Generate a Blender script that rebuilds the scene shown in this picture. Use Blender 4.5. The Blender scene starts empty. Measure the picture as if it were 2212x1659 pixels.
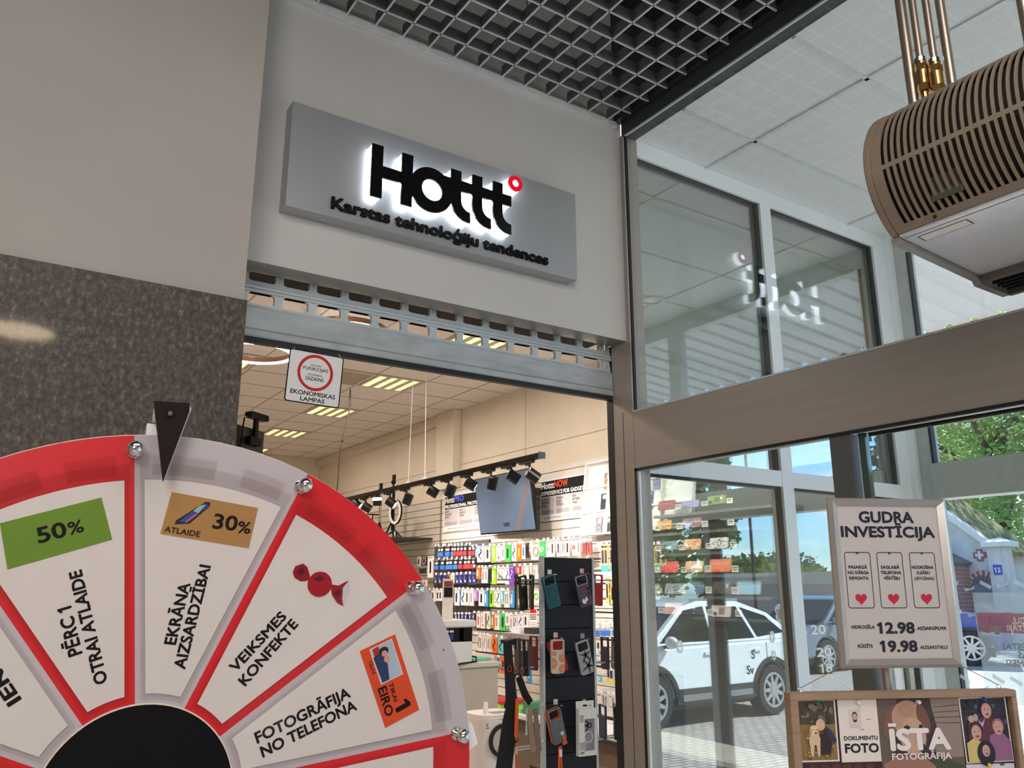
import bpy, bmesh, math, random, os
from mathutils import Matrix, Vector
random.seed(7)
PI = math.pi
S = bpy.context.scene
COL = S.collection
# ---------------------------------------------------------------- camera
F_PX, YAW, PITCH = 1745.66, 0.585992, 0.246945
CAM = Vector((0, 0, 1.55))
cd = bpy.data.cameras.new('camera'); cam = bpy.data.objects.new('camera', cd); COL.objects.link(cam)
cam.location = CAM; cam.rotation_euler = (PI / 2 + PITCH, 0, -YAW)
cd.sensor_width = 36; cd.lens = F_PX / 2212 * 36; cd.clip_start = .05; cd.clip_end = 400
S.camera = cam
# ---------------------------------------------------------------- world, sun, lamps, exposure
S.view_settings.view_transform = 'Standard'; S.view_settings.look = 'None'
S.view_settings.exposure = 0.75; S.view_settings.gamma = 1.0; S.view_settings.use_curve_mapping = False
w = bpy.data.worlds.new('sky'); S.world = w; w.use_nodes = True
nt = w.node_tree; bg = nt.nodes['Background']
sky = nt.nodes.new('ShaderNodeTexSky'); sky.sky_type = 'NISHITA'; sky.sun_disc = False
sky.sun_elevation = math.radians(50); sky.sun_rotation = math.radians(60); sky.air_density = 1.0; sky.dust_density = .6
noi = nt.nodes.new('ShaderNodeTexNoise'); noi.inputs['Scale'].default_value = 3.2; noi.inputs['Detail'].default_value = 6
mpg = nt.nodes.new('ShaderNodeMapping'); mpg.inputs['Scale'].default_value = (1, 1, 3.2)
tco = nt.nodes.new('ShaderNodeTexCoord'); nt.links.new(tco.outputs['Generated'], mpg.inputs['Vector']); nt.links.new(mpg.outputs['Vector'], noi.inputs['Vector'])
rmp = nt.nodes.new('ShaderNodeValToRGB'); rmp.color_ramp.elements[0].position = .56; rmp.color_ramp.elements[1].position = .8
nt.links.new(noi.outputs['Fac'], rmp.inputs['Fac'])
mxw = nt.nodes.new('ShaderNodeMix'); mxw.data_type = 'RGBA'; mxw.inputs['B'].default_value = (9, 9.2, 9.6, 1)
nt.links.new(rmp.outputs['Color'], mxw.inputs['Factor']); tnt = nt.nodes.new('ShaderNodeMix'); tnt.data_type = 'RGBA'; tnt.blend_type = 'MULTIPLY'; tnt.inputs['Factor'].default_value = 1; tnt.inputs['B'].default_value = (.58, .80, 1.12, 1)
nt.links.new(sky.outputs['Color'], tnt.inputs['A']); nt.links.new(tnt.outputs['Result'], mxw.inputs['A'])
nt.links.new(mxw.outputs['Result'], bg.inputs['Color']); bg.inputs['Strength'].default_value = .25
def lamp(name, kind, loc, energy, rgb=(1, 1, 1), size=.3, sy=None, aim=None, **kw):
    l = bpy.data.lights.new(name, kind); l.energy = energy; l.color = rgb
    if kind == 'AREA':
        l.size = size
        if sy: l.shape = 'RECTANGLE'; l.size_y = sy
    elif kind in ('POINT', 'SPOT'): l.shadow_soft_size = size
    for k, v in kw.items(): setattr(l, k, v)
    o = bpy.data.objects.new(name, l); COL.objects.link(o); o.location = loc
    if aim is not None: o.rotation_euler = (Vector(aim) - Vector(loc)).to_track_quat('-Z', 'Y').to_euler()
    return o
SUNV = Vector((.60, .38, .69))
lamp('sun', 'SUN', (20, -6, 30), 8.5, (1, .97, .92), aim=Vector((20, -6, 30)) - SUNV, angle=.01)
WARM = (1, .88, .77)
lamp('lobby_ceiling_lamp', 'AREA', (.1, -.15, 3.6), 27, (1, .955, .92), 2.8, 1.0, aim=(.1, -.15, 0))
lamp('lobby_ceiling_lamp', 'AREA', (-2.3, -3.6, 3.3), 74, (1, .955, .92), 1.8, 1.8, aim=(.6, 1.6, 1.6))
for (x, y, e) in ((3.1, 5.55, 13), (3.1, 7.15, 13), (3.1, 8.75, 12), (1.7, 7.15, 26), (3.1, 10.35, 13), (1.5, 4.6, 20)):  # the last one is an added fill light without a louvre fitting
    lamp('louvre_or_fill_lamp', 'AREA', (x, y, 3.46), e, WARM, .45, .45, aim=(x, y, 0))

lamp('shelf_fill_light', 'AREA', (3.55, 3.2, 2.45), 22, (1, .95, .9), .2, .6, aim=(4.4, 3.95, 1.6))  # added fill to brighten the case shelves; no fixture, hidden behind the transom
def at(px, py, axis, val):
    """the point seen at a photograph pixel on the plane <axis> = val"""
    f = Vector((math.sin(YAW) * math.cos(PITCH), math.cos(YAW) * math.cos(PITCH), math.sin(PITCH)))
    r = Vector((math.cos(YAW), -math.sin(YAW), 0)); u = r.cross(f)
    d = f * F_PX + r * (px - 1106) - u * (py - 829.5)
    return CAM + d * ((val - CAM[axis]) / d[axis])

# ---------------------------------------------------------------- materials
def lin(c):
    c = c / 255
    return c / 12.92 if c <= .04045 else ((c + .055) / 1.055) ** 2.4
def L3(rgb): return tuple(lin(c) for c in rgb) + (1,)
MATS = {}
def mat(name, rgb, rough=.5, metal=0, var=.05, scale=25, emit=0, spec=.5, bump=0, stretch=None, coat=0):
    if name in MATS: return MATS[name]
    m = bpy.data.materials.new(name); MATS[name] = m; m.use_nodes = True
    t = m.node_tree; b = t.nodes['Principled BSDF']; c = L3(rgb)
    b.inputs['Base Color'].default_value = c; b.inputs['Roughness'].default_value = rough
    b.inputs['Metallic'].default_value = metal; b.inputs['Specular IOR Level'].default_value = spec
    if coat: b.inputs['Coat Weight'].default_value = coat; b.inputs['Coat Roughness'].default_value = .05
    if var or bump:
        n = t.nodes.new('ShaderNodeTexNoise'); n.inputs['Scale'].default_value = scale; n.inputs['Detail'].default_value = 4
        tc = t.nodes.new('ShaderNodeTexCoord'); src = tc.outputs['Object']
        if stretch:
            mp = t.nodes.new('ShaderNodeMapping'); mp.inputs['Scale'].default_value = stretch
            t.links.new(src, mp.inputs['Vector']); src = mp.outputs['Vector']
        t.links.new(src, n.inputs['Vector'])
        if var:
            r = t.nodes.new('ShaderNodeValToRGB')
            r.color_ramp.elements[0].position = .3; r.color_ramp.elements[1].position = .7
            r.color_ramp.elements[0].color = tuple(max(0, x * (1 - var)) for x in c[:3]) + (1,)
            r.color_ramp.elements[1].color = tuple(min(1, x * (1 + var)) for x in c[:3]) + (1,)
            t.links.new(n.outputs['Fac'], r.inputs['Fac']); t.links.new(r.outputs['Color'], b.inputs['Base Color'])
        if bump:
            bp = t.nodes.new('ShaderNodeBump'); bp.inputs['Strength'].default_value = bump; bp.inputs['Distance'].default_value = .004
            t.links.new(n.outputs['Fac'], bp.inputs['Height']); t.links.new(bp.outputs['Normal'], b.inputs['Normal'])
    if emit:
        b.inputs['Emission Color'].default_value = c; b.inputs['Emission Strength'].default_value = emit
    return m
def flat(rgb, rough=.6): return mat('print_%02x%02x%02x_%d' % (*rgb, rough * 10), rgb, rough, var=.02)
def glass(name, tint=(1, 1, 1), base=.0, k=1.6, rough=0.0, haze=0):
    if name in MATS: return MATS[name]
    m = bpy.data.materials.new(name); MATS[name] = m; m.use_nodes = True; t = m.node_tree
    for n in list(t.nodes):
        if n.type == 'BSDF_PRINCIPLED': t.nodes.remove(n)
    out = [n for n in t.nodes if n.type == 'OUTPUT_MATERIAL'][0]
    tr = t.nodes.new('ShaderNodeBsdfTransparent'); tr.inputs['Color'].default_value = (*tint, 1)
    gl = t.nodes.new('ShaderNodeBsdfGlossy'); gl.inputs['Roughness'].default_value = rough; gl.inputs['Color'].default_value = (1, 1, 1, 1)
    lw = t.nodes.new('ShaderNodeLayerWeight'); lw.inputs['Blend'].default_value = .5
    fr = t.nodes.new('ShaderNodeMath'); fr.operation = 'POWER'; fr.inputs[1].default_value = 4.0; t.links.new(lw.outputs['Facing'], fr.inputs[0])
    ma = t.nodes.new('ShaderNodeMath'); ma.operation = 'MULTIPLY_ADD'; ma.use_clamp = True
    ma.inputs[1].default_value = k; ma.inputs[2].default_value = base
    t.links.new(fr.outputs['Value'], ma.inputs[0])
    mx = t.nodes.new('ShaderNodeMixShader'); t.links.new(ma.outputs['Value'], mx.inputs['Fac'])
    src = tr.outputs['BSDF']
    if haze:
        df = t.nodes.new('ShaderNodeBsdfTranslucent'); df.inputs['Color'].default_value = (.8, .82, .82, 1)
        m2 = t.nodes.new('ShaderNodeMixShader'); m2.inputs['Fac'].default_value = haze
        t.links.new(tr.outputs['BSDF'], m2.inputs[1]); t.links.new(df.outputs['BSDF'], m2.inputs[2]); src = m2.outputs['Shader']
    t.links.new(src, mx.inputs[1]); t.links.new(gl.outputs['BSDF'], mx.inputs[2])
    t.links.new(mx.outputs['Shader'], out.inputs['Surface'])
    return m

# ---------------------------------------------------------------- geometry helpers
def frame(o, x, y):
    x = Vector(x).normalized(); y = Vector(y); y = (y - x * y.dot(x)).normalized(); z = x.cross(y)
    return Matrix(((x.x, y.x, z.x, o[0]), (x.y, y.y, z.y, o[1]), (x.z, y.z, z.z, o[2]), (0, 0, 0, 1)))
ID = Matrix()
CAPH = .682                                              # cap height of Blender's built-in font at size 1
TXT = {}
def raw(body):
    c = bpy.data.curves.new('lettering', 'FONT'); c.body = body; c.resolution_u = 3
    o = bpy.data.objects.new('lettering', c); COL.objects.link(o)
    m = bpy.data.meshes.new_from_object(o.evaluated_get(bpy.context.evaluated_depsgraph_get()))
    V = [(v.co.x / CAPH, v.co.y / CAPH) for v in m.vertices]; Fc = [tuple(p.vertices) for p in m.polygons]
    bpy.data.objects.remove(o); bpy.data.curves.remove(c); bpy.data.meshes.remove(m)
    return V, Fc
def glyphs(body, bold):
    """flat outlines of a line of lettering; heavier weights lay shifted copies over each other"""
    k = (body, bold)
    if k not in TXT:
        V, Fc = raw(body)
        for i, ch in enumerate(body):                    # give the plain stroke of a 1 its flag
            if ch == '1':
                x = max(v[0] for v in raw(body[:i + 1])[0]) - .09; n = len(V)
                V += [(x + .02, 1.0), (x - .24, .84), (x - .24, .72), (x + .02, .87)]; Fc.append((n, n + 1, n + 2, n + 3))
        x0 = min(v[0] for v in V); b = .008 + bold * .9; V0 = [(x - x0, y) for x, y in V]; V = []; F2 = []
        for j in range(9):
            dx, dy = (0, 0) if j == 8 else (b * math.cos(j * PI / 4), b * math.sin(j * PI / 4)); n = len(V)
            V += [(x + dx, y + dy) for x, y in V0]; F2 += [tuple(i + n for i in f) for f in Fc]
        TXT[k] = (V, F2, max(v[0] for v in V0))
    return TXT[k]
class G:
    def __init__(s): s.v = []; s.f = []; s.m = []
    def add(s, V, Fc, mat=0):
        n = len(s.v); s.v += [tuple(v) for v in V]; s.f += [tuple(i + n for i in f) for f in Fc]; s.m += [mat] * len(Fc); return s
    def box(s, x0, y0, z0, x1, y1, z1, mat=0, M=None):
        V = [Vector((x, y, z)) for x in (x0, x1) for y in (y0, y1) for z in (z0, z1)]
        if M: V = [M @ v for v in V]
        return s.add(V, [(0, 1, 3, 2), (4, 6, 7, 5), (0, 4, 5, 1), (2, 3, 7, 6), (0, 2, 6, 4), (1, 5, 7, 3)], mat)
    def cyl(s, p0, p1, r0, r1=None, n=16, mat=0, cap=True):
        p0 = Vector(p0); p1 = Vector(p1); r1 = r0 if r1 is None else r1; d = (p1 - p0).normalized()
        a = d.orthogonal().normalized(); b = d.cross(a); V = []
        for p, r in ((p0, r0), (p1, r1)):
            V += [p + (a * math.cos(2 * PI * i / n) + b * math.sin(2 * PI * i / n)) * r for i in range(n)]
        Fc = [(i, (i + 1) % n, n + (i + 1) % n, n + i) for i in range(n)]
        if cap: Fc += [tuple(range(n - 1, -1, -1)), tuple(range(n, 2 * n))]
        return s.add(V, Fc, mat)
    def tube(s, pts, r, n=8, mat=0, closed=False):
        pts = [Vector(p) for p in pts]; V = []; N = len(pts); a = None
        for i, p in enumerate(pts):
            q0 = pts[(i - 1) % N] if (closed or i) else p; q1 = pts[(i + 1) % N] if (closed or i < N - 1) else p
            d = (q1 - q0).normalized()
            if a is None: a = d.orthogonal().normalized()
            a = (a - d * a.dot(d)).normalized(); b = d.cross(a)
            V += [p + (a * math.cos(2 * PI * k / n) + b * math.sin(2 * PI * k / n)) * r for k in range(n)]
        Fc = []
        for i in range(N if closed else N - 1):
            j = (i + 1) % N
            Fc += [(i * n + k, i * n + (k + 1) % n, j * n + (k + 1) % n, j * n + k) for k in range(n)]
        if not closed: Fc += [tuple(range(n - 1, -1, -1)), tuple((N - 1) * n + k for k in range(n))]
        return s.add(V, Fc, mat)
    def lathe(s, prof, M=ID, n=24, mat=0):
        V = []; 
        for r, z in prof: V += [M @ Vector((r * math.cos(2 * PI * i / n), r * math.sin(2 * PI * i / n), z)) for i in range(n)]
        Fc = []
        for j in range(len(prof) - 1): Fc += [(j * n + i, j * n + (i + 1) % n, (j + 1) * n + (i + 1) % n, (j + 1) * n + i) for i in range(n)]
        Fc += [tuple(range(n - 1, -1, -1)), tuple((len(prof) - 1) * n + i for i in range(n))]
        return s.add(V, Fc, mat)
    def prism(s, poly, M=ID, d0=0, d1=None, mat=0):
        n = len(poly); V = [M @ Vector((x, y, d0)) for x, y in poly]
        if d1 is None: return s.add(V, [tuple(range(n))], mat)
        V += [M @ Vector((x, y, d1)) for x, y in poly]
        return s.add(V, [tuple(range(n - 1, -1, -1)), tuple(range(n, 2 * n))] + [(i, (i + 1) % n, n + (i + 1) % n, n + i) for i in range(n)], mat)
    def ringp(s, out, inn, M=ID, d0=0, d1=None, mat=0):
        n = len(out)
        if d1 is None:
            V = [M @ Vector((x, y, d0)) for x, y in out] + [M @ Vector((x, y, d0)) for x, y in inn]
            return s.add(V, [(i, (i + 1) % n, n + (i + 1) % n, n + i) for i in range(n)], mat)
        V = []
        for pl, d in ((out, d0), (inn, d0), (out, d1), (inn, d1)): V += [M @ Vector((x, y, d)) for x, y in pl]
        Fc = []
        for i in range(n):
            j = (i + 1) % n
            Fc += [(n + i, n + j, j, i), (2 * n + i, 2 * n + j, 3 * n + j, 3 * n + i), (i, j, 2 * n + j, 2 * n + i), (n + j, n + i, 3 * n + i, 3 * n + j)]
        return s.add(V, Fc, mat)
    def ball(s, c, r, n=14, m=10, mat=0, sc=(1, 1, 1), M=None):
        V = []; c = Vector(c)
        for j in range(m + 1):
            t = PI * j / m
            V += [Vector((r * sc[0] * math.sin(t) * math.cos(2 * PI * i / n), r * sc[1] * math.sin(t) * math.sin(2 * PI * i / n), r * sc[2] * math.cos(t))) for i in range(n)]
        V = [(M @ (c + v)) if M else c + v for v in V]
        return s.add(V, [(j * n + i, (j + 1) * n + i, (j + 1) * n + (i + 1) % n, j * n + (i + 1) % n) for j in range(m) for i in range(n)], mat)
    def text(s, body, M, cap, w=None, align='C', z=.0004, depth=0, bold=.012, mat=0):
        V, Fc, W = glyphs(body, bold); sx = cap if w is None else w / W
        off = {'L': 0, 'C': -W * sx / 2, 'R': -W * sx}[align]
        nb = len(V) // 9                                 # each copy lies a hair above the last
        P = [M @ Vector((x * sx + off, y * cap, z + depth + 2e-5 * (i // nb))) for i, (x, y) in enumerate(V)]
        s.add(P, Fc, mat)
        if depth:
            cnt = {}
            for f in Fc:
                for i in range(len(f)):
                    e = (f[i], f[(i + 1) % len(f)]); cnt[e] = 1
            P0 = [M @ Vector((x * sx + off, y * cap, z)) for x, y in V]; n = len(P)
            s.add(P + P0, [(a, n + a, n + b, b) for (a, b) in cnt if (b, a) not in cnt], mat)
        return s
def rrect(w, h, r, n=5, cx=0, cy=0):
    P = []
    for (sx, sy, a0) in ((1, 1, 0), (-1, 1, PI / 2), (-1, -1, PI), (1, -1, 1.5 * PI)):
        for i in range(n + 1):
            a = a0 + PI / 2 * i / n
            P.append((cx + sx * (w / 2 - r) + r * math.cos(a), cy + sy * (h / 2 - r) + r * math.sin(a)))
    return P
def ell(cx, cy, rx, ry=None, n=24, rot=0):
    ry = rx if ry is None else ry; c, s_ = math.cos(rot), math.sin(rot)
    return [(cx + rx * math.cos(2 * PI * i / n) * c - ry * math.sin(2 * PI * i / n) * s_, cy + rx * math.cos(2 * PI * i / n) * s_ + ry * math.sin(2 * PI * i / n) * c) for i in range(n)]
def rc(x0, y0, x1, y1): return [(x0, y0), (x1, y0), (x1, y1), (x0, y1)]
LABELS = {}
def tag(o, label, cat, group=None, kind=None):
    o['label'] = label; o['category'] = cat
    if group: o['group'] = group
    if kind: o['kind'] = kind
    return o
def thing(name, label, cat, loc=(0, 0, 0), rotz=0, group=None):
    o = bpy.data.objects.new(name, None); COL.objects.link(o); o.empty_display_size = .05
    o.location = loc; o.rotation_euler = (0, 0, rotz)
    return tag(o, label, cat, group)
def wm(o):
    m = Matrix.LocRotScale(o.location, o.rotation_euler, o.scale)
    return wm(o.parent) @ m if o.parent else m
def obj(name, g, mats, parent=None, smooth=None, local=False, label=None, bevel=0, origin=None):
    me = bpy.data.meshes.new(name); V = g.v
    if parent is not None and not local:
        I = wm(parent).inverted(); V = [I @ Vector(v) for v in V]
    elif parent is None and origin is not None: V = [Vector(v) - Vector(origin) for v in V]
    me.from_pydata([tuple(v) for v in V], [], g.f)
    if not isinstance(mats, (list, tuple)): mats = [mats]
    for m in mats: me.materials.append(m)
    me.polygons.foreach_set('material_index', g.m)
    if smooth:
        me.polygons.foreach_set('use_smooth', [True] * len(me.polygons))
    bm = bmesh.new(); bm.from_mesh(me)
    bmesh.ops.recalc_face_normals(bm, faces=bm.faces)
    if bevel:
        bmesh.ops.bevel(bm, geom=[e for e in bm.edges if e.is_manifold and e.calc_face_angle(0) > .6], offset=bevel, segments=2, affect='EDGES', clamp_overlap=True)
    bm.to_mesh(me); bm.free()
    if smooth: me.set_sharp_from_angle(angle=math.radians(smooth))
    me.update()
    o = bpy.data.objects.new(name, me); COL.objects.link(o)
    if parent is not None: o.parent = parent
    elif origin is not None: o.location = origin
    if label: o['label'] = label
    return o
def struct(name, g, mats, parent=None, **k):
    o = obj(name, g, mats, parent, **k)
    if parent is None: o['kind'] = 'structure'
    return o
def dup(root, loc, rotz=None, label=None, group=None, name=None):
    r = root.copy(); COL.objects.link(r); r.location = loc
    if rotz is not None: r.rotation_euler = (0, 0, rotz)
    if label: r['label'] = label
    if group: r['group'] = group
    for ch in list(root.children):
        c = ch.copy(); COL.objects.link(c); c.parent = r
        for gc in list(ch.children):
            d = gc.copy(); COL.objects.link(d); d.parent = c
    return r
ORD = ['first', 'second', 'third', 'fourth', 'fifth', 'sixth', 'seventh', 'eighth', 'ninth', 'tenth', 'eleventh', 'twelfth', 'thirteenth', 'fourteenth', 'fifteenth', 'sixteenth', 'seventeenth', 'eighteenth', 'nineteenth', 'twentieth'] + ['%dth' % i if i % 10 not in (1, 2, 3) else '%d%s' % (i, {1: 'st', 2: 'nd', 3: 'rd'}[i % 10]) for i in range(21, 60)]
# ================================================================ SETTING
PL = mat('plaster_grey', (196, 194, 190), .75, var=.03, scale=3, bump=.05)
PLB = mat('plaster_beige', (170, 163, 156), .75, var=.03, scale=3, bump=.05)
SOF = mat('soffit_metal', (150, 149, 146), .35, .6, var=.04, scale=6)
ALU = mat('brown_grey_aluminium', (166, 157, 148), .42, .4, var=.04, scale=8, stretch=(.3, .3, 6))
DALU = mat('dark_grey_frame', (54, 57, 58), .45, .2, var=.04)
WALU = mat('white_aluminium', (236, 241, 245), .45, 0, var=.03, scale=6)
GASK = mat('black_gasket', (22, 24, 26), .5)
BEAD = mat('silver_bead', (205, 212, 212), .3, .5)
CRM = mat('cream_panel', (216, 203, 184), .6, var=.03, scale=4)
CEIL = mat('mineral_tile', (226, 227, 228), .85, var=.035, scale=60, bump=.12)
SCEIL = mat('shop_ceiling_tile', (220, 210, 198), .85, var=.03, scale=40)
TBAR = mat('ceiling_bar', (214, 217, 218), .5, .2)
TBAR2 = mat('shop_ceiling_bar', (168, 154, 138), .6)
LOUV_LIT = mat('open_cell_lit_edge', (212, 214, 214), .4, .5, var=.04)  # grille grey brightened for the daylight its lower edges catch
VOID = mat('dark_void', (34, 32, 29), .9)
FLO = mat('floor_tile', (200, 196, 190), .3, var=.06, scale=5)
GLP = glass('partition_glass', (.95, .98, .965), .035, .9)
GLV = glass('solar_control_glass', (.88, .92, .90), .31, .4)
GLF = glass('facade_glass', (.95, .975, .975), .03, .9)

def granite():
    m = mat('speckled_stone', (76, 68, 60), .5, var=0, coat=.7); t = m.node_tree; b = t.nodes['Principled BSDF']
    tc = t.nodes.new('ShaderNodeTexCoord'); n1 = t.nodes.new('ShaderNodeTexNoise'); n1.inputs['Scale'].default_value = 75; n1.inputs['Detail'].default_value = 10; n1.inputs['Roughness'].default_value = .7
    mp = t.nodes.new('ShaderNodeMapping'); mp.inputs['Scale'].default_value = (1, 1, .7)
    t.links.new(tc.outputs['Object'], mp.inputs['Vector']); t.links.new(mp.outputs['Vector'], n1.inputs['Vector'])
    r = t.nodes.new('ShaderNodeValToRGB'); e = r.color_ramp.elements
    e[0].position = .33; e[0].color = L3((30, 25, 21)); e[1].position = .56; e[1].color = L3((80, 70, 60))
    x = e.new(.45); x.color = L3((56, 48, 41)); x = e.new(.68); x.color = L3((122, 112, 100)); x = e.new(.75); x.color = L3((165, 156, 144))
    t.links.new(n1.outputs['Fac'], r.inputs['Fac']); t.links.new(r.outputs['Color'], b.inputs['Base Color'])
    return m
GRAN = granite()

# lobby shell
struct('floor', G().box(-3.2, -5.2, -.08, 4.62, 12.4, 0), FLO)
struct('wall_front', G().box(-3.2, 2.6, 2.62, 2.35, 2.70, 4.35).box(-3.2, 2.6, 0, .45, 2.70, 2.62).box(-3.2, 2.601, 2.619, 2.349, 2.699, 2.6195, 1), [PL, SOF])
struct('wall_left', G().box(-3.2, 2.35, 0, .595, 2.598, 4.35), PLB)
struct('trim_1', G().box(-3.2, 2.335, 0, .602, 2.349, 2.382), GRAN)
struct('wall_rear', G().box(-3.3, -5.3, 0, 4.62, -5.2, 4.4), PLB)
struct('wall_side', G().box(-3.3, -5.2, 0, -3.2, 2.6, 4.4), PLB)
struct('ceiling_slab', G().box(-3.3, -5.3, 4.36, 4.62, 2.7, 4.42), VOID)
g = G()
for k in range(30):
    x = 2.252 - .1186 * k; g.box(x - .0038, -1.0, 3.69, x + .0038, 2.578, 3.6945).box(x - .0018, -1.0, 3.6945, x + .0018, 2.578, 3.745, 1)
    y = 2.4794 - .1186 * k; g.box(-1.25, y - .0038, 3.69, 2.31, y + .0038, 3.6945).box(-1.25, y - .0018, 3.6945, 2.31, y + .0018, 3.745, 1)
struct('ceiling', g, [LOUV_LIT, mat('open_cell_shaded_side', (104, 108, 108), .6)])  # evenly grey grille: daylight painted on the flanges, shade on the blades
g = G()
for x, y in ((1.25, 1.95), (1.9, 1.5), (.6, 2.1), (1.6, 2.3)): g.cyl((x, y, 3.74), (x, y, 4.36), .002, n=6)
struct('ceiling_hanger', g, GASK)
struct('trim_2', G().box(.3, 2.578, 3.672, 2.31, 2.599, 3.70), TBAR)
# partition between lobby and vestibule (plane x = 2.35)
g = G().box(2.341, 2.577, 0, 2.43, 2.705, 2.62).box(2.341, 2.577, 2.62, 2.43, 2.5985, 3.64).box(2.351, 2.5985, 2.62, 2.43, 2.705, 3.64).box(2.3402, 2.640, 0, 2.3411, 2.643, 2.3, 1)
struct('trim_3', g, [ALU, DALU])
struct('trim_4', G().box(2.342, -2.5, 2.045, 2.44, 2.5765, 2.29), ALU)
struct('trim_5', G().box(2.335, -2.5, 3.636, 2.42, 2.5765, 3.71).box(2.31, -2.5, 3.71, 2.42, 2.5985, 4.36), DALU)
w1 = struct('window_1', G().box(2.352, -2.5, 2.291, 2.358, 2.576, 3.635), GLP)
struct('window_bead', G().box(2.34, -2.5, 2.2905, 2.35, 2.576, 2.298).box(2.34, 2.566, 2.298, 2.352, 2.5762, 3.634).box(2.34, -2.5, 3.626, 2.35, 2.576, 3.6345), BEAD, w1)
struct('window_gasket', G().box(2.338, 2.556, 2.30, 2.35, 2.5655, 3.625), GASK, w1)
d1 = struct('door_1', G().box(2.352, 1.625, .05, 2.358, 2.576, 2.042).box(2.37, -.4, .05, 2.376, 1.505, 2.042), GLP)
struct('door_gasket', G().box(2.338, 2.562, 0, 2.35, 2.5765, 2.042).box(2.338, -2.5, 2.034, 2.352, 2.576, 2.0445).box(2.372, -.4, 2.022, 2.38, 1.5, 2.034), GASK, d1)
struct('door_bead', G().box(2.339, 2.549, 0, 2.35, 2.5615, 2.03), BEAD, d1)
struct('door_stile', G().box(2.345, 1.548, .02, 2.385, 1.625, 2.034), mat('stile_grey', (96, 99, 98), .4, .4), d1)
struct('door_edge', G().box(2.36, 1.506, .02, 2.382, 1.528, 2.034, 0).box(2.36, 1.529, .02, 2.382, 1.533, 2.034, 1), [mat('green_glass_edge', (34, 66, 62), .1, spec=.8), BEAD], d1)
# vestibule
g = G().box(2.43, -2.6, 3.65, 4.62, 2.62, 3.7)
for x in (2.92, 4.12): g.box(x - .009, -2.6, 3.642, x + .009, 2.6, 3.651, 1)
for k in range(8): y = 2.27 - .595 * k; g.box(2.44, y - .009, 3.642, 4.5, y + .009, 3.651, 1)
struct('ceiling_vestibule', g, [CEIL, TBAR])
struct('wall_panel', G().box(2.44, 2.74, 2.115, 4.40, 2.76, 3.60), mat('pale_panel', (214, 220, 214), .7, var=.02))
w2 = struct('window_2', G().box(2.45, 2.622, .06, 4.36, 2.628, 3.57), GLV)
g = G().box(2.43, 2.59, 3.566, 4.47, 2.66, 3.65).box(3.325, 2.588, .05, 3.408, 2.662, 3.567).box(4.35, 2.588, .05, 4.46, 2.662, 3.567).box(2.43, 2.59, 2.035, 4.35, 2.66, 2.112).box(2.43, 2.59, 0, 4.46, 2.66, .06)
struct('window_frame', g, WALU, w2)
g = G()
for x0, x1 in ((2.432, 3.324), (3.409, 4.349)):
    for z0, z1 in ((.061, 2.034), (2.113, 3.565)):
        g.box(x1 - .024, 2.601, z0, x1 - .002, 2.621, z1).box(x0, 2.603, z1 - .012, x1, 2.621, z1).box(x0, 2.603, z0, x0 + .008, 2.621, z1)
struct('window_gasket', g, GASK, w2)
struct('wall_post', G().box(4.46, 2.55, 0, 4.64, 2.72, 3.7), WALU)
w3 = struct('window_3', G().box(4.536, -2.6, .05, 4.544, 2.47, 3.52), GLF)
g = G().box(4.5, 2.47, 0, 4.58, 2.552, 3.65).box(4.5, -2.6, 3.515, 4.58, 2.47, 3.66).box(4.47, -2.6, 2.03, 4.6, 2.47, 2.228).box(4.5, .74, 2.228, 4.58, .86, 3.515).box(4.5, -1.3, .05, 4.58, -1.18, 3.515)
struct('window_frame', g, mat('facade_frame', (190, 194, 190), .4, .2), w3)
struct('window_gasket', G().box(4.49, 2.455, 2.229, 4.53, 2.469, 3.514).box(4.49, 2.46, .06, 4.52, 2.469, 2.03), GASK, w3)
d2 = struct('door_2', G().box(4.55, -.6, .04, 4.556, 2.2, 2.02), GLF)
struct('door_stile', G().box(4.51, 1.06, 0, 4.55, 1.135, 2.03).box(4.56, -.65, 0, 4.6, -.59, 2.03), mat('door_stile_blue_grey', (36, 46, 58), .4, .3), d2)
struct('door_edge', G().box(4.52, .985, 0, 4.56, 1.045, 2.03), mat('door_edge_pale', (140, 154, 168), .4, .3), d2)
# shop
g = G().box(4.5, 2.72, 0, 4.6, 12.4, 3.6)
g.box(4.497, 2.72, 2.884, 4.5, 12.3, 2.89, 1).box(4.498, 6.53, 2.6, 4.5, 6.536, 3.52, 1)
struct('wall_right', g, [CRM, mat('panel_seam', (160, 145, 125), .7)])
struct('wall_back', G().box(-1.6, 12.3, 0, 4.6, 12.4, 3.6).box(3.6, 12.24, 0, 3.68, 12.3, 3.5), CRM)
struct('wall_shop_left', G().box(-1.6, 2.7, 0, -1.5, 12.3, 3.6), CRM)
struct('wall_column', G().box(4.40, 7.82, 2.63, 4.496, 8.22, 3.515), CRM)
struct('ceiling_trim', G().box(4.44, 8.23, 3.40, 4.499, 12.3, 3.515), CRM)
g = G().box(-1.6, 2.7, 3.52, 4.6, 12.4, 3.58).box(2.43, 2.67, 3.42, 4.46, 2.72, 3.75)
for k in range(-9, 3): x = 3.04 + .533 * k; g.box(x - .006, 2.72, 3.517, x + .006, 12.3, 3.521, 1)
for k in range(-7, 11): y = 6.88 + .533 * k; g.box(-1.5, y - .006, 3.517, 4.5, y + .006, 3.521, 1)
struct('ceiling_shop', g, [SCEIL, TBAR2])
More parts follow.
